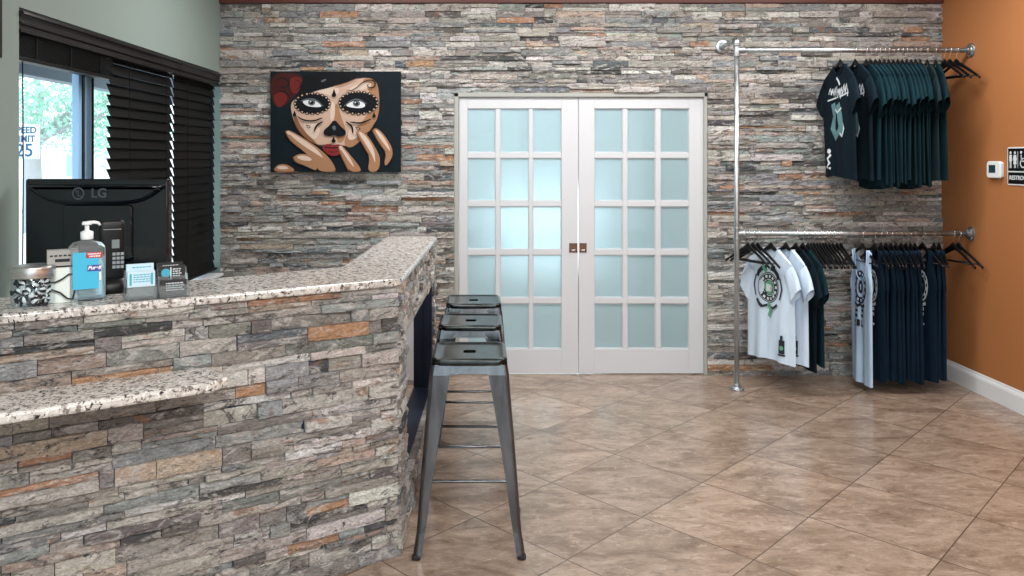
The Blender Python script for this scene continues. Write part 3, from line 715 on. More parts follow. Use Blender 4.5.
# card holder and its cards
ch = on_bar(157, 297.5, 'card_holder', 'clear acrylic four pocket card holder on the granite counter', 'holder')
q = MB()
for x0 in (-.098, .003):
    for (ya, yb, z0, z1) in ((-.032, -.029, .004, .042), (-.006, -.003, .004, .07), (.022, .025, .004, .095)): q.box((x0, ya, z0), (x0+.094, yb, z1))
    q.box((x0, -.034, 0), (x0+.094, .030, .005)); q.box((x0, -.034, 0), (x0+.0025, .030, .045)); q.box((x0+.0915, -.034, 0), (x0+.094, .030, .045)); q.box((x0, -.006, .0), (x0+.0025, .030, .075)); q.box((x0+.0915, -.006, .0), (x0+.094, .030, .075))
q.build('acrylic_tray', M_CLEARP, ch)
M_CARDW = mat('pale_blue_card', (.55, .72, .84), .5); M_CARDB = mat('black_card', (.015, .017, .02), .45); M_CYAN = mat('cyan_ink', (.05, .38, .52), .5)
def cards(x0, y, z0, base, rows, label, extra=None, th=.016):
    q = MB(); wd, ht = .084, .050
    q.box((x0, y, z0), (x0+wd, y+th, z0+ht)); rg = random.Random(int((x0+y)*1e4))
    for i in range(rows):
        z = z0 + ht - .010 - i*.0075; x = x0 + (.018 if extra != 'art' else .044)
        while x < x0 + wd - .016:
            k_ = rg.uniform(.004, .010); q.box((x, y-.0005, z-.0022), (x+k_, y, z+.0014), 1); x += k_ + .002
    if extra == 'bars': q.box((x0+.006, y-.0005, z0+.006), (x0+.013, y, z0+ht-.006), 2); q.box((x0+wd-.013, y-.0005, z0+.006), (x0+wd-.006, y, z0+ht-.006), 2)
    if extra == 'art':
        q.lathe([(.015, 0), (.015, -.0004)], (x0+.022, y, z0+.028), 14, 2, 'y'); q.box((x0+.036, y-.0005, z0+.006), (x0+.040, y, z0+ht-.004), 1)
    o = q.build('card_stack', [base, M_INKW if base is M_CARDB else M_CYAN, M_CYAN]); o.location = ch.location; o.rotation_euler = (0, 0, TH)
    tag(o, label, 'cards', 'business cards in the acrylic holder')
cards(-.094, -.025, .044+.0, M_CARDW, 4, 'stack of pale blue cards in the lower left pocket of the holder', 'bars')
cards(-.094, .001, .066, M_CARDW, 1, 'pale cards peeking over from the rear left pocket of the holder')
cards(.006, .001, .052, M_CARDB, 4, 'stack of dark cards with teal artwork in the rear right pocket', 'art')
cards(.006, -.025, .008, M_CARDB, 4, 'stack of plain black cards in the lower right pocket of the holder')
cards(.004, .027, .062, M_CARDB, 1, 'black cards standing at the very back right of the holder', th=.004)

# ------------------------------------------------------------------ painting
cv = MB(); cx0, cx1, cz0, cz1 = xat(270.4, 5.56), xat(400.6, 5.56), zat(172.0, 5.56), zat(71.4, 5.56)
cols = [('canvas_navy', (.004, .010, .015)), ('paint_skin', (.50, .35, .27)), ('paint_tan', (.33, .175, .095)), ('paint_black', (.004, .005, .007)), ('paint_white', (.62, .66, .68)),
        ('paint_rose', (.050, .010, .009)), ('paint_lip', (.19, .022, .024)), ('paint_red', (.13, .016, .012)), ('paint_pale', (.60, .47, .39)), ('paint_brown', (.22, .10, .05)), ('paint_iris', (.10, .11, .12)), ('paint_grey', (.09, .11, .125))]
PM = [mat(n_, c_, .6, Specular_IOR_Level=.15) for n_, c_ in cols]
cv.box((cx0, 5.56, cz0), (cx1, 5.593, cz1), 0)
lay = [0]
def pc(x, y, lvl): return (cx0 + (x-27)/653*(cx1-cx0), 5.56 - .00012*lvl, cz1 - (y-33)/502*(cz1-cz0))
def smooth_poly(p, it=2):
    for _ in range(it):
        q = []
        for a, b in zip(p, p[1:] + p[:1]): q += [(a[0]*.75+b[0]*.25, a[1]*.75+b[1]*.25), (a[0]*.25+b[0]*.75, a[1]*.25+b[1]*.75)]
        p = q
    return p
def clipc(p): return [(min(max(x, 27), 680), min(max(y, 33), 535)) for x, y in p]
def pad(p, mi, it=2):
    lay[0] += 1
    p = clipc(smooth_poly(p, it)); bm = bmesh.new(); vs_ = [bm.verts.new((x, -y, 0)) for x, y in p]; bm.faces.new(vs_); bmesh.ops.triangulate(bm, faces=bm.faces[:])
    bm.verts.index_update()
    fs = []
    for fc in bm.faces:
        ii = [v.index for v in fc.verts]
        fs.append(tuple(ii) if fc.normal.z > 0 else tuple(reversed(ii)))
    cv.add([pc(v.co.x, -v.co.y, lay[0]) for v in bm.verts], fs, mi); bm.free()
def pline(p, wd, mi):
    for _ in range(2):
        q = [p[0]]
        for a, b in zip(p, p[1:]): q += [(a[0]*.75+b[0]*.25, a[1]*.75+b[1]*.25), (a[0]*.25+b[0]*.75, a[1]*.25+b[1]*.75)]
        p = q + [p[-1]]
    L_, R_ = [], []
    for i, a in enumerate(p):
        b0, b1 = p[max(i-1,0)], p[min(i+1,len(p)-1)]; dx, dy = b1[0]-b0[0], b1[1]-b0[1]; l_ = math.hypot(dx, dy) or 1; w_ = wd/2*(.35+.65*math.sin(PI*(i+.5)/len(p)))
        L_.append((a[0]-dy/l_*w_, a[1]+dx/l_*w_)); R_.append((a[0]+dy/l_*w_, a[1]-dx/l_*w_))
    lay[0] += 1; vs_ = [pc(*q, lay[0]) for q in L_ + R_]; n_ = len(p)
    cv.add(vs_, [(i, i+1, n_+i+1, n_+i) for i in range(n_-1)], mi)
def disc(x, y, rx, ry, mi, n_=20): pad([(x+rx*math.cos(2*PI*k/n_), y+ry*math.sin(2*PI*k/n_)) for k in range(n_)], mi, 0)
pad([(28,50),(110,36),(190,52),(200,110),(150,155),(110,195),(70,218),(32,180)], 5); pad([(125,60),(180,62),(196,100),(175,130),(140,150),(120,110)], 7); pad([(35,150),(80,130),(120,160),(90,205),(60,215)], 7); pad([(60,70),(110,60),(120,95),(80,110)], 5); pline([(50,80),(90,60),(125,90),(100,120),(70,105)], 7, 0); pline([(40,150),(80,125),(125,150),(120,185)], 6, 0); pline([(125,60),(118,110),(140,150)], 6, 0); pline([(150,75),(175,80),(180,110),(155,125)], 5, 0)
pad([(240,130),(350,103),(440,74),(520,62),(562,88),(572,150),(574,220),(560,280),(520,340),(470,385),(430,415),(400,402),(340,398),(270,408),(220,380),(170,335),(140,270),(126,200),(150,168),(200,145)], 1)
pad([(480,75),(525,62),(564,90),(573,150),(574,220),(560,280),(520,340),(470,388),(430,416),(395,402),(405,350),(450,320),(500,270),(540,200),(530,140)], 2)
pad([(360,180),(385,270),(410,330),(395,385),(360,392),(350,300),(345,220)], 2); pad([(255,130),(340,108),(380,120),(345,180),(330,150),(270,140)], 8); pad([(410,120),(500,85),(540,95),(520,120),(450,130)], 8); pad([(190,280),(260,290),(280,330),(250,380),(200,340)], 8); pad([(330,180),(352,190),(350,270),(325,290)], 8); pad([(430,310),(480,315),(470,360),(430,380),(410,360)], 8)
pad([(140,270),(170,335),(220,380),(270,408),(250,380),(200,335),(165,280),(150,220)], 9)
pad([(195,45),(300,30),(480,35),(470,62),(430,80),(350,108),(240,135),(200,150),(150,175),(180,110)], 3); pad([(280,78),(310,68),(305,80),(284,88)], 11)
for cx_, cy_, rx, ry in ((238,194,82,46), (470,190,90,50)):
    for k in range(20):
        a = 2*PI*k/20; disc(cx_+rx*1.0*math.cos(a), cy_+ry*1.0*math.sin(a), 13, 12, 3, 12); disc(cx_+rx*1.06*math.cos(a), cy_+ry*1.10*math.sin(a), 5, 4, 1, 10)
    disc(cx_, cy_, rx, ry, 3, 28)
pad([(186,184),(212,176),(248,178),(270,190),(290,210),(252,213),(210,206)], 4, 1); pad([(403,206),(430,186),(468,178),(500,192),(505,208),(485,217),(445,216)], 4, 1)
for x, y in ((236,189), (460,194)): disc(x, y, 18, 15, 10); disc(x, y, 9, 8, 3); disc(x-5, y-5, 4, 3, 4, 8)
pline([(180,182),(215,170),(255,172),(295,208)], 7, 11); pline([(398,208),(432,178),(470,170),(512,196)], 7, 11)
pad([(350,270),(378,305),(408,330),(406,352),(372,360),(348,350),(322,358),(294,346),(298,324),(324,305)], 3); pad([(335,312),(350,300),(360,318),(350,332)], 11)
disc(346, 380, 11, 9, 3, 12); pad([(346,355),(354,378),(338,378)], 3, 0); disc(348, 152, 12, 9, 3, 12); pad([(348,120),(358,150),(338,150)], 3, 0)
for x, y in ((150,246), (548,252)): disc(x, y+4, 9, 8, 3, 10); pad([(x,y-18),(x+7,y+2),(x-7,y+2)], 3, 0)
pline([(165,258),(195,278),(245,282),(290,265)], 8, 3); pline([(292,284),(262,300),(248,332)], 9, 3); pline([(408,284),(440,308),(442,342)], 9, 3); pline([(428,286),(480,294),(532,272)], 8, 3); pline([(132,270),(155,330),(205,368)], 7, 3); pline([(205,300),(232,306),(222,320),(208,300)], 4, 3); pline([(455,312),(482,318),(470,326),(455,312)], 4, 3)
pline([(410,132),(450,126),(490,88),(530,74),(556,86),(552,112),(525,118),(512,104),(524,96)], 6, 3); pline([(345,108),(400,96),(470,66)], 5, 9); pline([(560,280),(530,335),(500,345)], 6, 3); pline([(220,380),(270,405),(340,395)], 4, 3)
pad([(284,406),(318,393),(345,402),(372,395),(402,410),(384,445),(345,458),(306,442)], 6); pline([(300,412),(345,416),(390,410)], 6, 3); pline([(318,432),(345,438),(368,430)], 8, 7)
for pts, hi in (((( 104,330),(126,326),(190,362),(262,408),(330,468),(362,527),(340,534),(268,532),(252,478),(182,420),(124,372)), ((112,334),(126,332),(200,376),(262,420),(300,470),(268,450),(180,395))),
                (((144,458),(180,442),(232,450),(256,478),(266,532),(230,516),(190,498),(152,482)), ((155,460),(190,450),(230,462),(240,480),(190,478))),
                (((50,515),(75,494),(120,498),(165,534),(52,534)), ((62,508),(100,502),(130,520),(70,522))),
                (((368,406),(386,400),(422,440),(482,515),(482,534),(424,534),(386,455)), ((376,410),(390,412),(430,465),(455,520),(420,480))),
                (((458,335),(476,322),(512,346),(560,420),(582,470),(570,534),(514,534),(530,460),(490,392)), ((468,336),(484,334),(520,370),(552,430),(556,500),(540,450),(500,385))),
                (((540,325),(560,313),(602,350),(652,436),(612,508),(598,492),(612,440),(570,382)), ((552,326),(568,326),(610,378),(634,436),(618,420),(580,370)))):
    pad(list(pts), 2); pad(list(hi), 8); pline([pts[0], pts[-1], pts[-2]], 6, 9)
pad([(108,334),(124,330),(136,342),(120,352)], 8, 1); pad([(372,408),(386,404),(396,422),(382,430)], 8, 1)
cv_o = cv.build('canvas_painting', PM); tag(cv_o, 'canvas painting of a woman in skull face makeup on the stone wall', 'painting')
hk = MB(); hk.box((cx0+.3, 5.592, cz1-.12), (cx0+.36, 5.621, cz1-.06)); hk.build('hanging_block', M_BLACK, cv_o)

# ------------------------------------------------------------------ pipe rack
RX, RY, RT, RLO = 1.688, 5.272, 2.292, 1.052; ZTOP = 2.362; PR = .0168
rk = empty('pipe_rack', (RX, RY, 0)); tag(rk, 'galvanized pipe clothes rack between the stone wall and the orange wall', 'rack')
def part(mb, name, m): o = mb.build(name, m, rk); o.location = -Vector(rk.location); return o
q = MB(); q.tube([(RX, RY, .006), (RX, RY, ZTOP-.03)], PR, 16); part(q, 'upright_pipe', M_GALV)
q = MB(); q.tube([(RX, RY+.03, ZTOP), (RX, YB, ZTOP)], PR, 16); part(q, 'wall_pipe', M_GALV)
for z in (RT, RLO):
    q = MB(); q.tube([(RX+.02, RY, z), (XR-.004, RY, z)], PR, 16); part(q, 'hanging_rail', M_GALV)
    q = MB()
    q.lathe([(.0215, -.045), (.0235, -.043), (.0235, -.030), (.0205, -.028), (.0205, .028), (.0235, .030), (.0235, .043), (.0215, .045)], (RX, RY, z), 18, smooth=False)
    q.lathe([(.0205, .0), (.0205, .03), (.0235, .032), (.0235, .05), (.021, .052)], (RX, RY, z), 18, axis='x', smooth=False); part(q, 'tee_fitting', M_FIT)
def flange(c_, axis, sg):
    q = MB(); pr = [(.048, 0), (.048, sg*.008), (.046, sg*.010), (.030, sg*.014), (.026, sg*.018), (.025, sg*.034), (.0235, sg*.036)]
    q.lathe(pr, c_, 24, axis=axis, smooth=False)
    for k in range(4):
        a = PI/4 + PI/2*k; d = .037
        o = {'x': (sg*.012, d*math.cos(a), d*math.sin(a)), 'y': (d*math.cos(a), sg*.012, d*math.sin(a)), 'z': (d*math.cos(a), d*math.sin(a), sg*.012)}[axis]
        q.sphere(Vector(c_) + Vector(o), .005, 8, 5)
    part(q, 'flange', M_FIT)
flange((RX, RY, 0), 'z', 1); flange((XR, RY, RT), 'x', -1); flange((XR, RY, RLO), 'x', -1); flange((RX, YB-.004, ZTOP), 'y', -1)
q = MB(); q.tube([(RX, RY, ZTOP-.045), (RX, RY, ZTOP-.02)] + [(RX, RY + .02 - .02*math.cos(R(a)), ZTOP - .02 + .02*math.sin(R(a))) for a in (22, 45, 68)] + [(RX, RY+.02, ZTOP), (RX, RY+.05, ZTOP)], [.0225]*2 + [.0215]*3 + [.0225]*2, 16); part(q, 'elbow_fitting', M_FIT)

# ------------------------------------------------------------------ hangers and clothes
def make_hanger():
    root = empty('clothes_hanger')
    q = MB(); pts = [(0, .020*math.cos(R(a)), .004 + .020*math.sin(R(a))) for a in range(-20, 196, 18)]
    pts += [(0, -.006, -.030), (0, 0, -.045), (0, 0, -.088)]
    q.tube(pts, .0019, 6); q.build('hook', M_CHROME, root)
    q = MB(); rings = []
    for i in range(-12, 13):
        t_ = i/12; a = abs(t_); y = t_*.205; z = -.074 - .122*a**1.1 + (.006*math.exp(-(a/.10)**2)); hz = .015*(1-.35*a) + (.008 if a < .1 else 0); hx = .005 + .002*a
        xo = -.010*a*a
        rings.append([(xo + hx*math.cos(b), y, z - hz*.3 + hz*math.sin(b)) for b in [2*PI*k/8 for k in range(8)]])
    q.loft(rings, 0, True); q.build('shoulder_bar', M_HANG, root)
    q = MB(); q.tube([(-.006, -.188, -.182), (-.006, .188, -.182)], .0042, 8); q.build('trouser_bar', M_HANG, root)
    for sg in (1, -1):
        q = MB(); q.tube([(-.006, sg*.160, -.182), (-.006, sg*.178, -.182)], .0065, 8); q.build('clip', M_CHROME, root)
    return root
hanger0 = make_hanger(); used_h = [False]
def hang(x, z, yaw, label, group, tilt=0):
    o = hanger0 if not used_h[0] else copy_tree(hanger0); used_h[0] = True
    o.location = (x, RY, z + PR - .0205 + .0); o.rotation_euler = (0, 0, yaw); tag(o, label, 'hanger', group); return o

def tee_surface(seed, thick=.014, length=.76, hw0=.205, hw1=.222):
    rg = random.Random(seed); ph = [rg.uniform(0, 6) for _ in range(4)]; am = rg.uniform(1.0, 1.7)
    def S(u, v, side):                      # u across, v down; side -1 front, +1 back
        a = abs(u); nk = .36
        z_sh = -.062 - .124*a**1.1
        if a < nk:
            dip = (1 - (a/nk)**2)
            z_sh -= (.090 if side < 0 else .040) * dip + .002
        zh = -.10 - length + .012*math.sin(u*2.2 + ph[0])
        z = z_sh + (zh - z_sh)*v
        arm = min(1, max(0, (v-.03)/.22)); hw = hw0 + (hw1-hw0)*arm*arm*(3-2*arm)
        fold = v**.8*(.0065*math.sin(u*7 + ph[1] + v*1.2) + .004*math.sin(u*13 + ph[2] - v))*am
        t_ = thick*(max(0, 1-a**3))**.5*(.55+.6*v) + .002
        sway = .010*v*math.sin(ph[3])
        return Vector((side*t_ + fold + sway - .012*a*a*(1-v), u*hw*(1 + .02*v*math.sin(u*5+ph[2])), z))
    return S
def grid(mb, S, side, nu=26, nv=22, mi=0):
    vs_ = [S(-1 + 2*i/nu, j/nv, side) for j in range(nv+1) for i in range(nu+1)]
    fs = []
    for j in range(nv):
        for i in range(nu):
            a = j*(nu+1)+i; q = (a, a+1, a+nu+2, a+nu+1); fs.append(q if side > 0 else q[::-1])
    mb.add(vs_, fs, mi, True)
def make_tee(seed, m, thick=.014, length=.76):
    S = tee_surface(seed, thick, length); root = empty('t_shirt'); rg = random.Random(seed + 50)
    q = MB(); grid(q, S, -1); grid(q, S, 1)
    for sg in (-1, 1):                                          # shoulder seams
        uu = [sg*(.38 + .62*k/8) for k in range(9)]
        q.loft([[S(u, 0, -1), S(u, 0, -1)*.5 + S(u, 0, 1)*.5 + Vector((0,0,.006)), S(u, 0, 1)] for u in uu], 0, True, (False, False), close=False)
    # side seams
    for u in (-1, 1):
        q.loft([[S(u, j/22, -1), S(u, j/22, 1)] for j in range(23)], 0, True, (False, False), close=False)
    q.build('body', m, root)
    for sg in (-1, 1):
        sl = MB(); rings = []; dl, dw = rg.uniform(-.025, .03), rg.uniform(-.012, .014)
        for k in range(7):
            t_ = k/6; cy = sg*(.172 + (.075+dw)*t_ + .010*math.sin(t_*3)); cz = -.232 - (.172+dl)*t_; rh = .074 + .012*t_; rx = thick*.95 + .006*t_
            ring = []
            for j in range(16):
                b = 2*PI*j/16; along = math.cos(b)*rh
                # the opening runs across the sleeve, which hangs down and out
                dy, dz = sg*.62, -.785
                ny, nz = sg*.785, .62
                ring.append((math.sin(b)*rx*(1 + .25*math.sin(3*b+k*.6)) - .012, cy + ny*along*.62, cz + nz*along))
            rings.append(ring)
        sl.loft(rings, 0, True, (False, False)); inner = [[(p[0]*.9, p[1], p[2]+.002) for p in r_] for r_ in reversed(rings)]
        sl.loft([rings[-1], inner[0], inner[3]], 0, True, (False, False))
        sl.build('sleeve', m, root)
    c_ = MB(); pts = [S(u/10*.36, 0, -1) + Vector((-.001, 0, .001)) for u in range(-10, 11)] + [S(u/10*.36, 0, 1) + Vector((.001, 0, .001)) for u in range(10, -11, -2)]
    c_.tube(pts + [pts[0]], .0055, 6, cap=False); c_.build('collar', m, root)
    return root, S
def make_tank(seed, m, thick=.013, length=.90):
    rg = random.Random(seed); ph = [rg.uniform(0, 6) for _ in range(4)]
    def sm(a): a = min(1, max(0, a)); return a*a*(3-2*a)
    def Z(y, v): return -.100 - .05*abs(y)/.2 + (-.10 - length + .008*math.sin(y*12+ph[0]) + .10 + .05*abs(y)/.2)*v
    def S2(s, v, side, sg):                  # half panel from neck edge (s=0) to armhole / side (s=1)
        zt = v
        yi = .070*(1 - sm((v-(.06 if side > 0 else .10))/(.06 if side > 0 else .12)))
        neck_v = .12 if side > 0 else .25
        yi = .075*math.sqrt(max(0, 1 - min(1, v/neck_v)**2.2))
        yo = .108 - .010*math.sin(min(1, v/.2)*PI) + .018*sm((v-.12)/.16) + .004*sm((v-.3)/.7)
        y = yi + (yo-yi)*s
        a = y/.134
        fold = v*(.010*math.sin(sg*y*46 + ph[1]) + .006*math.sin(sg*y*80 + ph[2] + v*2))
        t_ = thick*max(0, 1-a**3)**.5*(.5+.7*v) + .002
        return Vector((side*t_ + fold - .010*a*a*(1-v), sg*y, -.070 - .42*y*(1-v) - length*v))
    root = empty('tank_top'); q = MB(); nu, nv = 14, 30
    for side in (-1, 1):
        for sg in (-1, 1):
            vs_ = [S2(i/nu, (j/nv)**1.25, side, sg) for j in range(nv+1) for i in range(nu+1)]; fs = []
            for j in range(nv):
                for i in range(nu):
                    a = j*(nu+1)+i; f_ = (a, a+1, a+nu+2, a+nu+1); fs.append(f_ if side*sg > 0 else f_[::-1])
            q.add(vs_, fs, 0, True)
    for sg in (-1, 1): q.loft([[S2(k/8, 0, -1, sg), S2(k/8, 0, 1, sg)] for k in range(9)], 0, True, (False, False), close=False)
    for sg in (-1, 1): q.loft([[S2(1, (j/nv)**1.25, -1, sg), S2(1, (j/nv)**1.25, 1, sg)] for j in range(nv+1)], 0, True, (False, False), close=False)
    q.build('body', m, root)
    c_ = MB()
    for sg in (-1, 1):
        for s_, v1 in ((0, .26), (1, .30)):
            for side in (-1, 1):
                c_.tube([S2(s_, v1*k/12*(1 if side < 0 or s_ else .55), side, sg) + Vector((side*.001, 0, 0)) for k in range(13)], .0032, 6)
    c_.build('binding', m, root)
    def S(u, v, side): 
        y = u*.17; sg = 1 if y >= 0 else -1; v_ = v
        a = abs(y)/.134
        fold = v*(.010*math.sin(y*46 + ph[1]) + .006*math.sin(y*80 + ph[2] + v*2))
        t_ = thick*max(0, 1-a**3)**.5*(.5+.7*v) + .002
        return Vector((side*t_ + fold - .010*a*a*(1-v), y, -.070 - .42*abs(y)*(1-v) - length*v))
    return root, S
class Print:
    """inked shapes laid on the cloth; px to the viewer's right (-y), v down"""
    def __init__(self, S, hw): self.S = S; self.hw = hw; self.mb = MB(); self.k = 0
    def P(self, s, v):
        u = -s*getattr(self, 'kx', 1)/self.hw
        zt = self.S(.4, 0, -1).z*(1-v) + self.S(.4, 1, -1).z*v; za, zb = self.S(u, 0, -1).z, self.S(u, 1, -1).z   # keep the figure upright on the sloping cloth
        p = self.S(u, min(.99, max(.02, (zt-za)/(zb-za))), -1)
        return p + Vector((-.0012 - .00025*self.k, 0, 0))
    def strip(self, A_, B_, mi): 
        self.k += 1; n = len(A_); self.mb.add([self.P(*a) for a in A_] + [self.P(*b) for b in B_], [(i, i+1, n+i+1, n+i) for i in range(n-1)], mi)
    def ring(self, c_, r0, r1, mi, asp=1, n=24, a0=0, a1=360, L_=.70):
        A_, B_ = [], []
        for k in range(n+1):
            a = R(a0 + (a1-a0)*k/n)
            for r, q in ((r0, A_), (r1, B_)): q.append((c_[0] + r*asp*math.cos(a), c_[1] - r*math.sin(a)/L_))
        self.strip(A_, B_, mi)
    def line(self, pts, wd, mi, L_=.70):
        A_, B_ = [], []
        for i, p in enumerate(pts):
            a, b = pts[max(i-1,0)], pts[min(i+1,len(pts)-1)]; dx, dy = b[0]-a[0], (b[1]-a[1])*L_; l_ = math.hypot(dx, dy) or 1
            A_.append((p[0]-dy/l_*wd/2, p[1]+dx/l_*wd/2/L_)); B_.append((p[0]+dy/l_*wd/2, p[1]-dx/l_*wd/2/L_))
        self.strip(A_, B_, mi)
    def bar(self, x0, x1, v0, v1, mi): 
        n = 4; self.strip([(x0+(x1-x0)*i/n, v0) for i in range(n+1)], [(x0+(x1-x0)*i/n, v1) for i in range(n+1)], mi)
    def build(self, mats, root): return self.mb.build('print', mats, root)
def emblem_tee(root, S):
    p = Print(S, .222); c_ = (.0, .33)
    p.ring((0, .34), .030, .098, 0, 1.0); p.ring((0, .34), .0, .046, 1, .9); p.ring((0, .34), .050, .054, 2); p.ring((0, .34), .088, .091, 2)
    for k in range(14):
        a = 360/14*k; p.ring((0, .34), .064, .080, 2, 1, 4, a, a+14)
    p.bar(-.022, .022, .31, .375, 3); p.line([(.024,.325),(.036,.33),(.036,.355),(.024,.36)], .007, 3)
    for sg in (-1, 1):                                          # leafy flourish above and beside the badge
        p.line([(sg*.02,.16),(sg*.06,.17),(sg*.09,.21),(sg*.10,.25)], .030, 0); p.line([(sg*.115,.24),(sg*.135,.33),(sg*.115,.43)], .012, 0); p.line([(sg*.09,.48),(sg*.05,.52),(sg*.01,.50)], .016, 0)
    p.line([(-.02,.20),(-.05,.16),(-.045,.13)], .022, 1); p.line([(.0,.48),(.03,.54),(.01,.60)], .030, 1); p.line([(-.10,.46),(-.07,.50),(-.05,.52)], .022, 0)
    p.bar(.125, .165, .78, .90, 0); p.ring((.145, .85), .0, .014, 1); p.line([(.145,.74),(.145,.79)], .018, 0); p.bar(.120, .170, .905, .92, 0)
    p.build([M_INK, M_INKG, M_INKW, M_INKW], root)
def script_tee(root, S):
    p = Print(S, .222); rg = random.Random(4)
    x = -.13
    while x < .13:                                              # scrawled tall lettering
        h = rg.uniform(.05, .09); y0 = .20 + .10*(x+.13)/.26*-.2 + rg.uniform(-.02, .02)
        p.line([(x, y0+h), (x+.012, y0+h*.3), (x+.022, y0), (x+.026, y0+h*.6), (x+.034, y0+h*1.1), (x+.046, y0+h*.5)], rg.uniform(.007, .012), 0); x += rg.uniform(.026, .038)
    p.line([(-.14,.30),(-.05,.285),(.06,.27),(.14,.25)], .010, 0); p.line([(-.02,.10),(.01,.13),(.03,.17)], .016, 0)
    p.line([(-.07,.33),(-.05,.45),(-.075,.56),(-.03,.64),(.0,.60)], .055, 1); p.line([(.0,.34),(.03,.45),(.05,.55),(.02,.62)], .060, 1); p.line([(.06,.50),(.085,.57),(.06,.64),(.035,.60)], .014, 0); p.line([(-.06,.36),(.0,.42),(.05,.38)], .012, 0)
    p.line([(-.10,.80),(-.13,.84),(-.11,.88),(-.14,.92),(-.10,.93)], .018, 0); p.ring((-.115,.77), 0, .016, 0)
    p.build([M_INKW, M_INKT], root)
def tank_print(root, S, a, b):
    p = Print(S, .17); L_ = .9; p.kx = .76
    p.ring((0, .285), .070, .112, 0, .82, L_=L_); p.ring((0, .285), .0, .045, 0, .7, L_=L_); p.ring((0, .285), .0, .020, 1, .6, L_=L_)
    for k in range(12): p.ring((0, .285), .082, .100, 1, .82, 3, 30*k, 30*k+15, L_=L_)
    p.line([(-.07,.41),(-.03,.43),(0,.415),(.03,.43),(.07,.41)], .022, 0, L_); 
    for x0, x1, v0, v1 in ((-.055,-.025,.455,.475), (.015,.05,.445,.47), (-.055,-.025,.49,.515), (.012,.05,.485,.51), (-.075,-.045,.535,.56), (-.03,.0,.53,.58), (.015,.028,.53,.58), (.015,.06,.565,.58), (-.075,-.045,.57,.585)): p.bar(x0, x1, v0, v1, 0)
    p.build([a, b], root)
def place(root, x, z, yaw, label, cat, group):
    root.location = (x, RY, z + PR - .0205); root.rotation_euler = (0, 0, yaw); tag(root, label, cat, group)
def px2x(px): return xat(px, RY)
UP, LO = RT, RLO
rg = random.Random(12)
# upper rail
GT_U, GH_U = 'dark tees on the upper rail', 'hangers holding the upper dark tees'
t1, S1_ = make_tee(1, M_TEE_BK, .016); script_tee(t1, S1_)
place(t1, px2x(840), UP, R(2), 'dark tee with white scrawled lettering hanging first on the upper rail', 't-shirt', GT_U); hang(px2x(840), UP, R(2), 'black hanger of the first tee on the upper rail, beside bare stone', GH_U)
t2 = copy_tree(t1); place(t2, px2x(855), UP, R(4), 'dark tee with pale print second on the upper rail, partly hidden', 't-shirt', GT_U); hang(px2x(855), UP, R(4), 'black hanger of the second printed tee on the upper rail', GH_U)
plain = [make_tee(20+k, M_TEE_DK, .013, .765 + .010*k)[0] for k in range(7)]
done = set()
def put(src, i, x, z, yaw, label, cat, group):
    o = copy_tree(src[i]) if src[i].name in done else src[i]
    done.add(src[i].name); place(o, x, z, yaw, label, cat, group); return o
px_list = [866, 870.5, 875, 879.5, 884, 888.5, 893, 897.5, 902, 906.5, 911, 915.5, 920]
for i, px in enumerate(px_list):
    yw = R(1 - 11*i/12 + rg.uniform(-3, 3)); x = px2x(px)
    put(plain, i*3 % 7, x, UP, yw, 'plain dark teal tee packed in the middle of the upper rail', 't-shirt', GT_U)
    hang(x, UP, yw, 'black hanger holding a plain tee in the middle of the upper rail', GH_U)
M_TEE_GREY = fabric('charcoal_jersey', (.010, .024, .030))
t3, S3 = make_tee(31, M_TEE_GREY, .013); p = Print(S3, .222); p.line([(.08,.10),(.10,.16),(.09,.22)], .03, 0); p.build([M_INKW], t3)
place(t3, px2x(927), UP, R(-11), 'charcoal tee with a small white mark towards the right of the upper rail', 't-shirt', GT_U); hang(px2x(927), UP, R(-11), 'black hanger of the charcoal tee on the upper rail', GH_U)
t4, S4 = make_tee(32, M_TEE_DK, .013); p = Print(S4, .222); p.line([(.08,.12),(.10,.18),(.085,.25)], .022, 0); p.build([M_INKW], t4)
place(t4, px2x(935.5), UP, R(-13), 'last dark teal tee on the upper rail, next to the orange wall', 't-shirt', GT_U); hang(px2x(935.5), UP, R(-13), 'black hanger of the last tee on the upper rail', GH_U)
for i, px in enumerate((944, 949.5, 956)):
    hang(px2x(px), UP, R((6, 8, 12)[i]), ['empty black hanger right after the last tee on the upper rail', 'middle one of three empty hangers ending the upper rail', 'empty black hanger at the orange wall end of the upper rail'][i], 'empty hangers on the upper rail')
# lower rail, left
GL = 'empty hangers at the left end of the lower rail'
for i, px in enumerate((748, 753, 758)):
    hang(px2x(px), LO, R(24), ['empty black hanger on the lower rail right beside the upright pipe', 'middle one of three empty hangers left of the white tees', 'empty black hanger touching the first white tee'][i], GL)
w1, Sw = make_tee(41, M_TEE_W, .020, .745); emblem_tee(w1, Sw)
place(w1, px2x(771), LO, R(22), 'white tee with a round green and black badge on the lower rail', 't-shirt', 'white tees on the lower rail'); hang(px2x(771), LO, R(22), 'black hanger of the front white badge tee', 'hangers of the lower tees')
w2 = copy_tree(w1); place(w2, px2x(786), LO, R(17), 'second white tee, mostly hidden behind the badge tee', 't-shirt', 'white tees on the lower rail'); hang(px2x(786), LO, R(17), 'black hanger of the second white tee', 'hangers of the lower tees')
d1, _ = make_tee(43, M_TEE_BK, .016, .77); place(d1, px2x(796), LO, R(14), 'dark navy tee hanging just behind the two white tees', 't-shirt', 'dark tees on the lower rail'); hang(px2x(796), LO, R(14), 'black hanger of the dark tee next to the white tees', 'hangers of the lower tees')
d2, _ = make_tee(44, M_TEE_DK, .014, .75); place(d2, px2x(803), LO, R(13), 'dark teal tee beside the run of empty hangers', 't-shirt', 'dark tees on the lower rail'); hang(px2x(803), LO, R(13), 'black hanger of the dark tee beside the empty hangers', 'hangers of the lower tees')
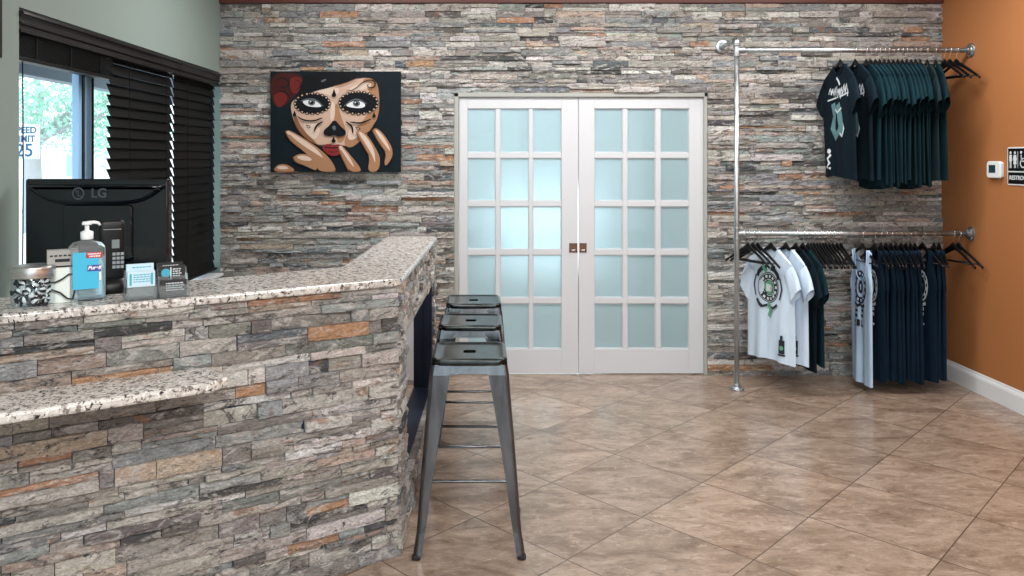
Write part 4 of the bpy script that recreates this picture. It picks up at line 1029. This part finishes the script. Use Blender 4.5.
for i, px in enumerate((808, 811, 814, 817, 820, 823, 826, 829.5, 833, 837, 841)):
    hang(px2x(px), LO, R(6 + rg.uniform(-2, 2)), 'empty black hanger in the run between dark tees and white tank', 'empty hangers mid lower rail')
# lower rail, tanks
GK = 'dark tank tops on the lower rail'; GHK = 'hangers of the tank tops'
k1, Sk = make_tank(51, M_TANK_W, .014, .93); tank_print(k1, Sk, M_INK, M_TANK_W)
place(k1, px2x(862.5), LO, R(3), 'long white tank top with black ring print on the lower rail', 'tank top', 'white tank top on the lower rail'); hang(px2x(862.5), LO, R(3), 'black hanger of the white tank top', GHK)
k2, Sk2 = make_tank(52, M_TANK_DK, .014, .90); tank_print(k2, Sk2, M_INKW, M_TANK_DK)
place(k2, px2x(874.5), LO, R(1), 'navy tank top with white print directly behind the white one', 'tank top', GK); hang(px2x(874.5), LO, R(1), 'black hanger of the navy tank behind the white tank', GHK)
tk = [make_tank(60+k, M_TANK_DK, .014, .875 + .012*k)[0] for k in range(4)]
for i, px in enumerate((881, 886, 891, 896, 901, 906, 910.5, 915)):
    yw = R(-1 - 9*i/7 + rg.uniform(-3, 3)); x = px2x(px)
    put(tk, i % 4, x, LO, yw, 'plain navy tank top packed in the middle of the tank row', 'tank top', GK); hang(x, LO, yw, 'black hanger holding a plain navy tank in the middle row', GHK)
k3 = copy_tree(k2); place(k3, px2x(922.5), LO, R(10), 'navy tank top with white print near the orange wall', 'tank top', GK); hang(px2x(922.5), LO, R(10), 'black hanger of the printed navy tank near the orange wall', GHK)
for i, px in enumerate((934, 939)):
    put(tk, i, px2x(px), LO, R(-10-i*2), ['plain navy tank top just right of the printed one near the orange wall', 'last navy tank top, hanging closest to the orange wall'][i], 'tank top', GK)
    hang(px2x(px), LO, R(-10-i*2), ['black hanger second from the end of the tank row', 'black hanger of the last tank top in the row'][i], GHK)
for i, px in enumerate((953, 958.5)):
    hang(px2x(px), LO, R(9+4*i), ['left one of two empty hangers by the orange wall, lower rail', 'empty black hanger at the orange wall end of the lower rail'][i], 'empty hangers at the right end of the lower rail')

# ------------------------------------------------------------------ right wall: thermostat and sign
def on_right(px): return F*XR/(px-PX)
th = empty('thermostat', (XR, 5.00, 1.488)); tag(th, 'white wall thermostat with a dark screen on the orange wall', 'thermostat')
def wallring(wd, ht, r, x, n=5): return [(x, -a, b) for a, b, _ in rrect(wd, ht, r, 0, n)]
q = MB(); q.loft([wallring(.128, .100, .016, x) for x in (-.0005, -.010)] + [wallring(.136, .108, .020, x) for x in (-.011, -.024)] + [wallring(.128, .100, .018, -.029)], 0, False); q.build('housing', M_WHITEP, th, bevel=.0015)
q = MB(); q.box((-.0305, -.022, -.020), (-.0285, .042, .030)); q.build('screen', mat('lcd_screen', (.02, .05, .06), .2), th)
sg = empty('restroom_sign', (XR, 4.783, 1.512)); tag(sg, 'black restroom sign with white pictograms on the orange wall', 'sign')
q = MB(); q.loft([wallring(.226, .236, .012, x) for x in (-.0005, -.006)], 0, False); q.build('border_plate', M_WHITEP, sg)
q = MB(); q.box((-.0075, -.105, -.030), (-.006, .105, .110)); q.box((-.0075, -.105, -.110), (-.006, .105, -.038)); q.build('panel', M_BLACK, sg)
Mf = frame((-.0076, .0, 0), (0,-1,0), (0,0,1)); q = MB()
text_mesh(q, 'RESTROOM', .036, frame((-.0078, 0, -.073), (0,-1,0), (0,0,1)), bold=.0008)
def fig(cx_, skirt=False):
    annulus(q, (cx_, .083), 0, .009, Mf, 14)
    body = [(-.012,.070),(.012,.070),(.014,.030),(.009,.030),(.008,.055),(.008,-.012),(.001,-.012),(.001,.026),(-.001,.026),(-.001,-.012),(-.008,-.012),(-.008,.055),(-.009,.030),(-.014,.030)]
    if skirt: body = [(-.011,.070),(.011,.070),(.019,.036),(.014,.034),(.008,.056),(.016,.012),(.008,.012),(.008,-.012),(.002,-.012),(.002,.012),(-.002,.012),(-.002,-.012),(-.008,-.012),(-.008,.012),(-.016,.012),(-.008,.056),(-.014,.034),(-.019,.036)]
    bm = bmesh.new(); bm.faces.new([bm.verts.new((x + cx_, y, .001)) for x, y in body]); bmesh.ops.triangulate(bm, faces=bm.faces[:]); bm.verts.index_update()
    q.add([Mf @ v.co for v in bm.verts], [tuple(v.index for v in f_.verts) for f_ in bm.faces]); bm.free()
fig(-.080); fig(-.040, True); q.add([Mf @ Vector(p) for p in ((-.016,-.012,.001), (-.012,-.012,.001), (-.012,.09,.001), (-.016,.09,.001))], [(0,1,2,3)])
annulus(q, (.034, .018), .022, .029, Mf, 24, 0, .001, 100, 375); annulus(q, (.016, .085), 0, .009, Mf, 14)
for p_ in (((.012,.070),(.020,.070),(.022,.028),(.014,.028)), ((.016,.050),(.016,.044),(.044,.044),(.044,.050)), ((.016,.034),(.016,.027),(.050,.027),(.050,.034)), ((.045,.034),(.052,.034),(.066,.0),(.060,-.003)), ((.060,.0),(.076,.005),(.074,.010),(.060,.006))): q.add([Mf @ Vector((*v_, .001)) for v_ in p_], [(0,1,2,3)])
q.build('lettering', M_INKW, sg)

# ------------------------------------------------------------------ outside the window
gr = MB(); gr.box((-60, -20, -.25), (XL-.2, 70, -.15)); o = gr.build('pavement', mat('pale_concrete', (.74, .75, .74), .8)); struct(o, 'pale sunlit concrete outside the window', 'pavement')
q = MB(); q.box((-3.3, 2.0, 2.14), (-3.18, 9.5, 2.42)); q.box((-3.3, 2.0, 2.42), (XL-.2, 9.5, 2.5)); o = q.build('trim_3', mat('slate_fascia', (.16, .21, .25), .6)); struct(o, 'slate grey canopy edge outside above the window', 'trim')
Ys = 18.0; ssx = xat(24.5, Ys)
sp = empty('speed_limit_sign', (ssx, Ys, -.15)); tag(sp, 'white speed limit 25 sign on a post outside the window', 'sign')
zc = zat(141.5, Ys) + .15
q = MB(); q.box((-.035, .012, 0), (.035, .06, zc+.45)); q.build('post', mat('grey_steel_post', (.35, .40, .46), .5), sp)
q = MB(); q.box((-.345, -.008, zc-.40), (.345, .008, zc+.40)); q.build('panel', mat('sign_white', (.80, .82, .82), .5), sp, bevel=.002)
q = MB(); M_SGN = mat('sign_blue_black', (.02, .09, .20), .5)
for s_, z_, k_ in (('SPEED', .255, .21), ('LIMIT', .055, .21), ('25', -.215, .42)): text_mesh(q, s_, k_, frame((0, -.0095, zc+z_), (1,0,0), (0,0,1)), bold=.008, depth=.001)
for a, b in (((-.33, -.0095, zc-.385), (.33, -.0085, zc-.37)), ((-.33, -.0095, zc+.37), (.33, -.0085, zc+.385)), ((-.33, -.0095, zc-.385), (-.318, -.0085, zc+.385)), ((.318, -.0095, zc-.385), (.33, -.0085, zc+.385))): q.box(a, b)
q.build('lettering', M_SGN, sp)
tr_ = empty('shade_tree', (-14.6, 25, -.15)); tag(tr_, 'broad pale green tree across the street outside the window', 'tree')
q = MB(); rg = random.Random(9)
q.tube([(0,0,0), (.1,0,1.2), (0,.1,2.3)], [.28, .22, .2], 10)
lim = [((0,.1,2.2), (.8,-.2,2.6), (1.9,-.4,3.3), (3.0,-.4,3.7)), ((0,.1,2.3), (1.0,.3,3.2), (1.8,.2,4.6)), ((0,.1,2.2), (-.8,0,3.0), (-1.8,.2,3.8)), ((0,.1,2.3), (.2,.2,3.6), (.1,-.2,5.2)), ((.8,-.2,2.6), (1.6,-.5,2.75), (2.6,-.6,3.1))]
for l_ in lim: q.tube(l_, [.16, .10, .06, .03][:len(l_)], 8)
q.build('trunk', mat('pale_bark', (.42, .42, .44), .8), tr_)
q = MB()
ctr = [(rg.uniform(-3, 3.6), rg.uniform(-1.6, 1.6), rg.uniform(2.4, 6.0)) for _ in range(46)] + [(rg.uniform(.4, 3.4), rg.uniform(-1.2, 1.0), rg.uniform(2.2, 4.4)) for _ in range(26)]
for c_ in ctr:
    for _ in range(60):
        d = Vector((rg.gauss(0, .42), rg.gauss(0, .42), rg.gauss(0, .3))); p = Vector(c_) + d; s_ = rg.uniform(.06, .13)
        u_ = Vector((rg.uniform(-1,1), rg.uniform(-1,1), rg.uniform(-1,1))).normalized(); w_ = u_.cross(Vector((rg.uniform(-1,1), rg.uniform(-1,1), rg.uniform(-1,1)))).normalized()
        q.add([p - u_*s_, p + w_*s_*.5, p + u_*s_, p - w_*s_*.5], [(0,1,2,3)])
q.build('foliage', mat('mint_leaf', (.40, .66, .54), .6), tr_)
Yb = 34.0; bl = empty('pale_building', (xat(54, Yb), Yb, -.15)); tag(bl, 'low white building across the street behind the sign', 'building')
q = MB(); q.box((-.5, 0, 0), (1.1, 4, 2.3)); q.build('wall', mat('white_stucco', (.8, .8, .8), .7), bl)
q = MB(); q.box((-.6, -.1, 2.3), (1.2, 4.1, 2.42)); q.build('roof', mat('pale_roof', (.6, .58, .6), .7), bl)
q = MB(); q.box((.55, -.03, 1.0), (.85, 0, 1.9)); q.build('window', mat('pale_blue_window', (.35, .55, .68), .3), bl)
sh = empty('green_shrub', (-3.05, 3.75, -.15)); tag(sh, 'small green shrub outside, at the lower window corner', 'shrub')
sh.location = (xat(22.5, 5.0), 5.0, -.15); q = MB()
q.tube([(0,0,0), (.01,0,.4), (0,.01,.8)], .015, 6); q.build('stem', M_DKWOOD, sh)
q = MB()
for _ in range(260):
    p = Vector((rg.gauss(0, .05), rg.gauss(0, .05), rg.uniform(.45, .95))); s_ = rg.uniform(.02, .04); u_ = Vector((rg.uniform(-1,1), rg.uniform(-1,1), rg.uniform(-.3,1))).normalized(); w_ = u_.cross(Vector((.3,.5,.9))).normalized()
    q.add([p - u_*s_, p + w_*s_*.4, p + u_*s_, p - w_*s_*.4], [(0,1,2,3)])
q.build('foliage', mat('bright_leaf', (.08, .45, .30), .6), sh)
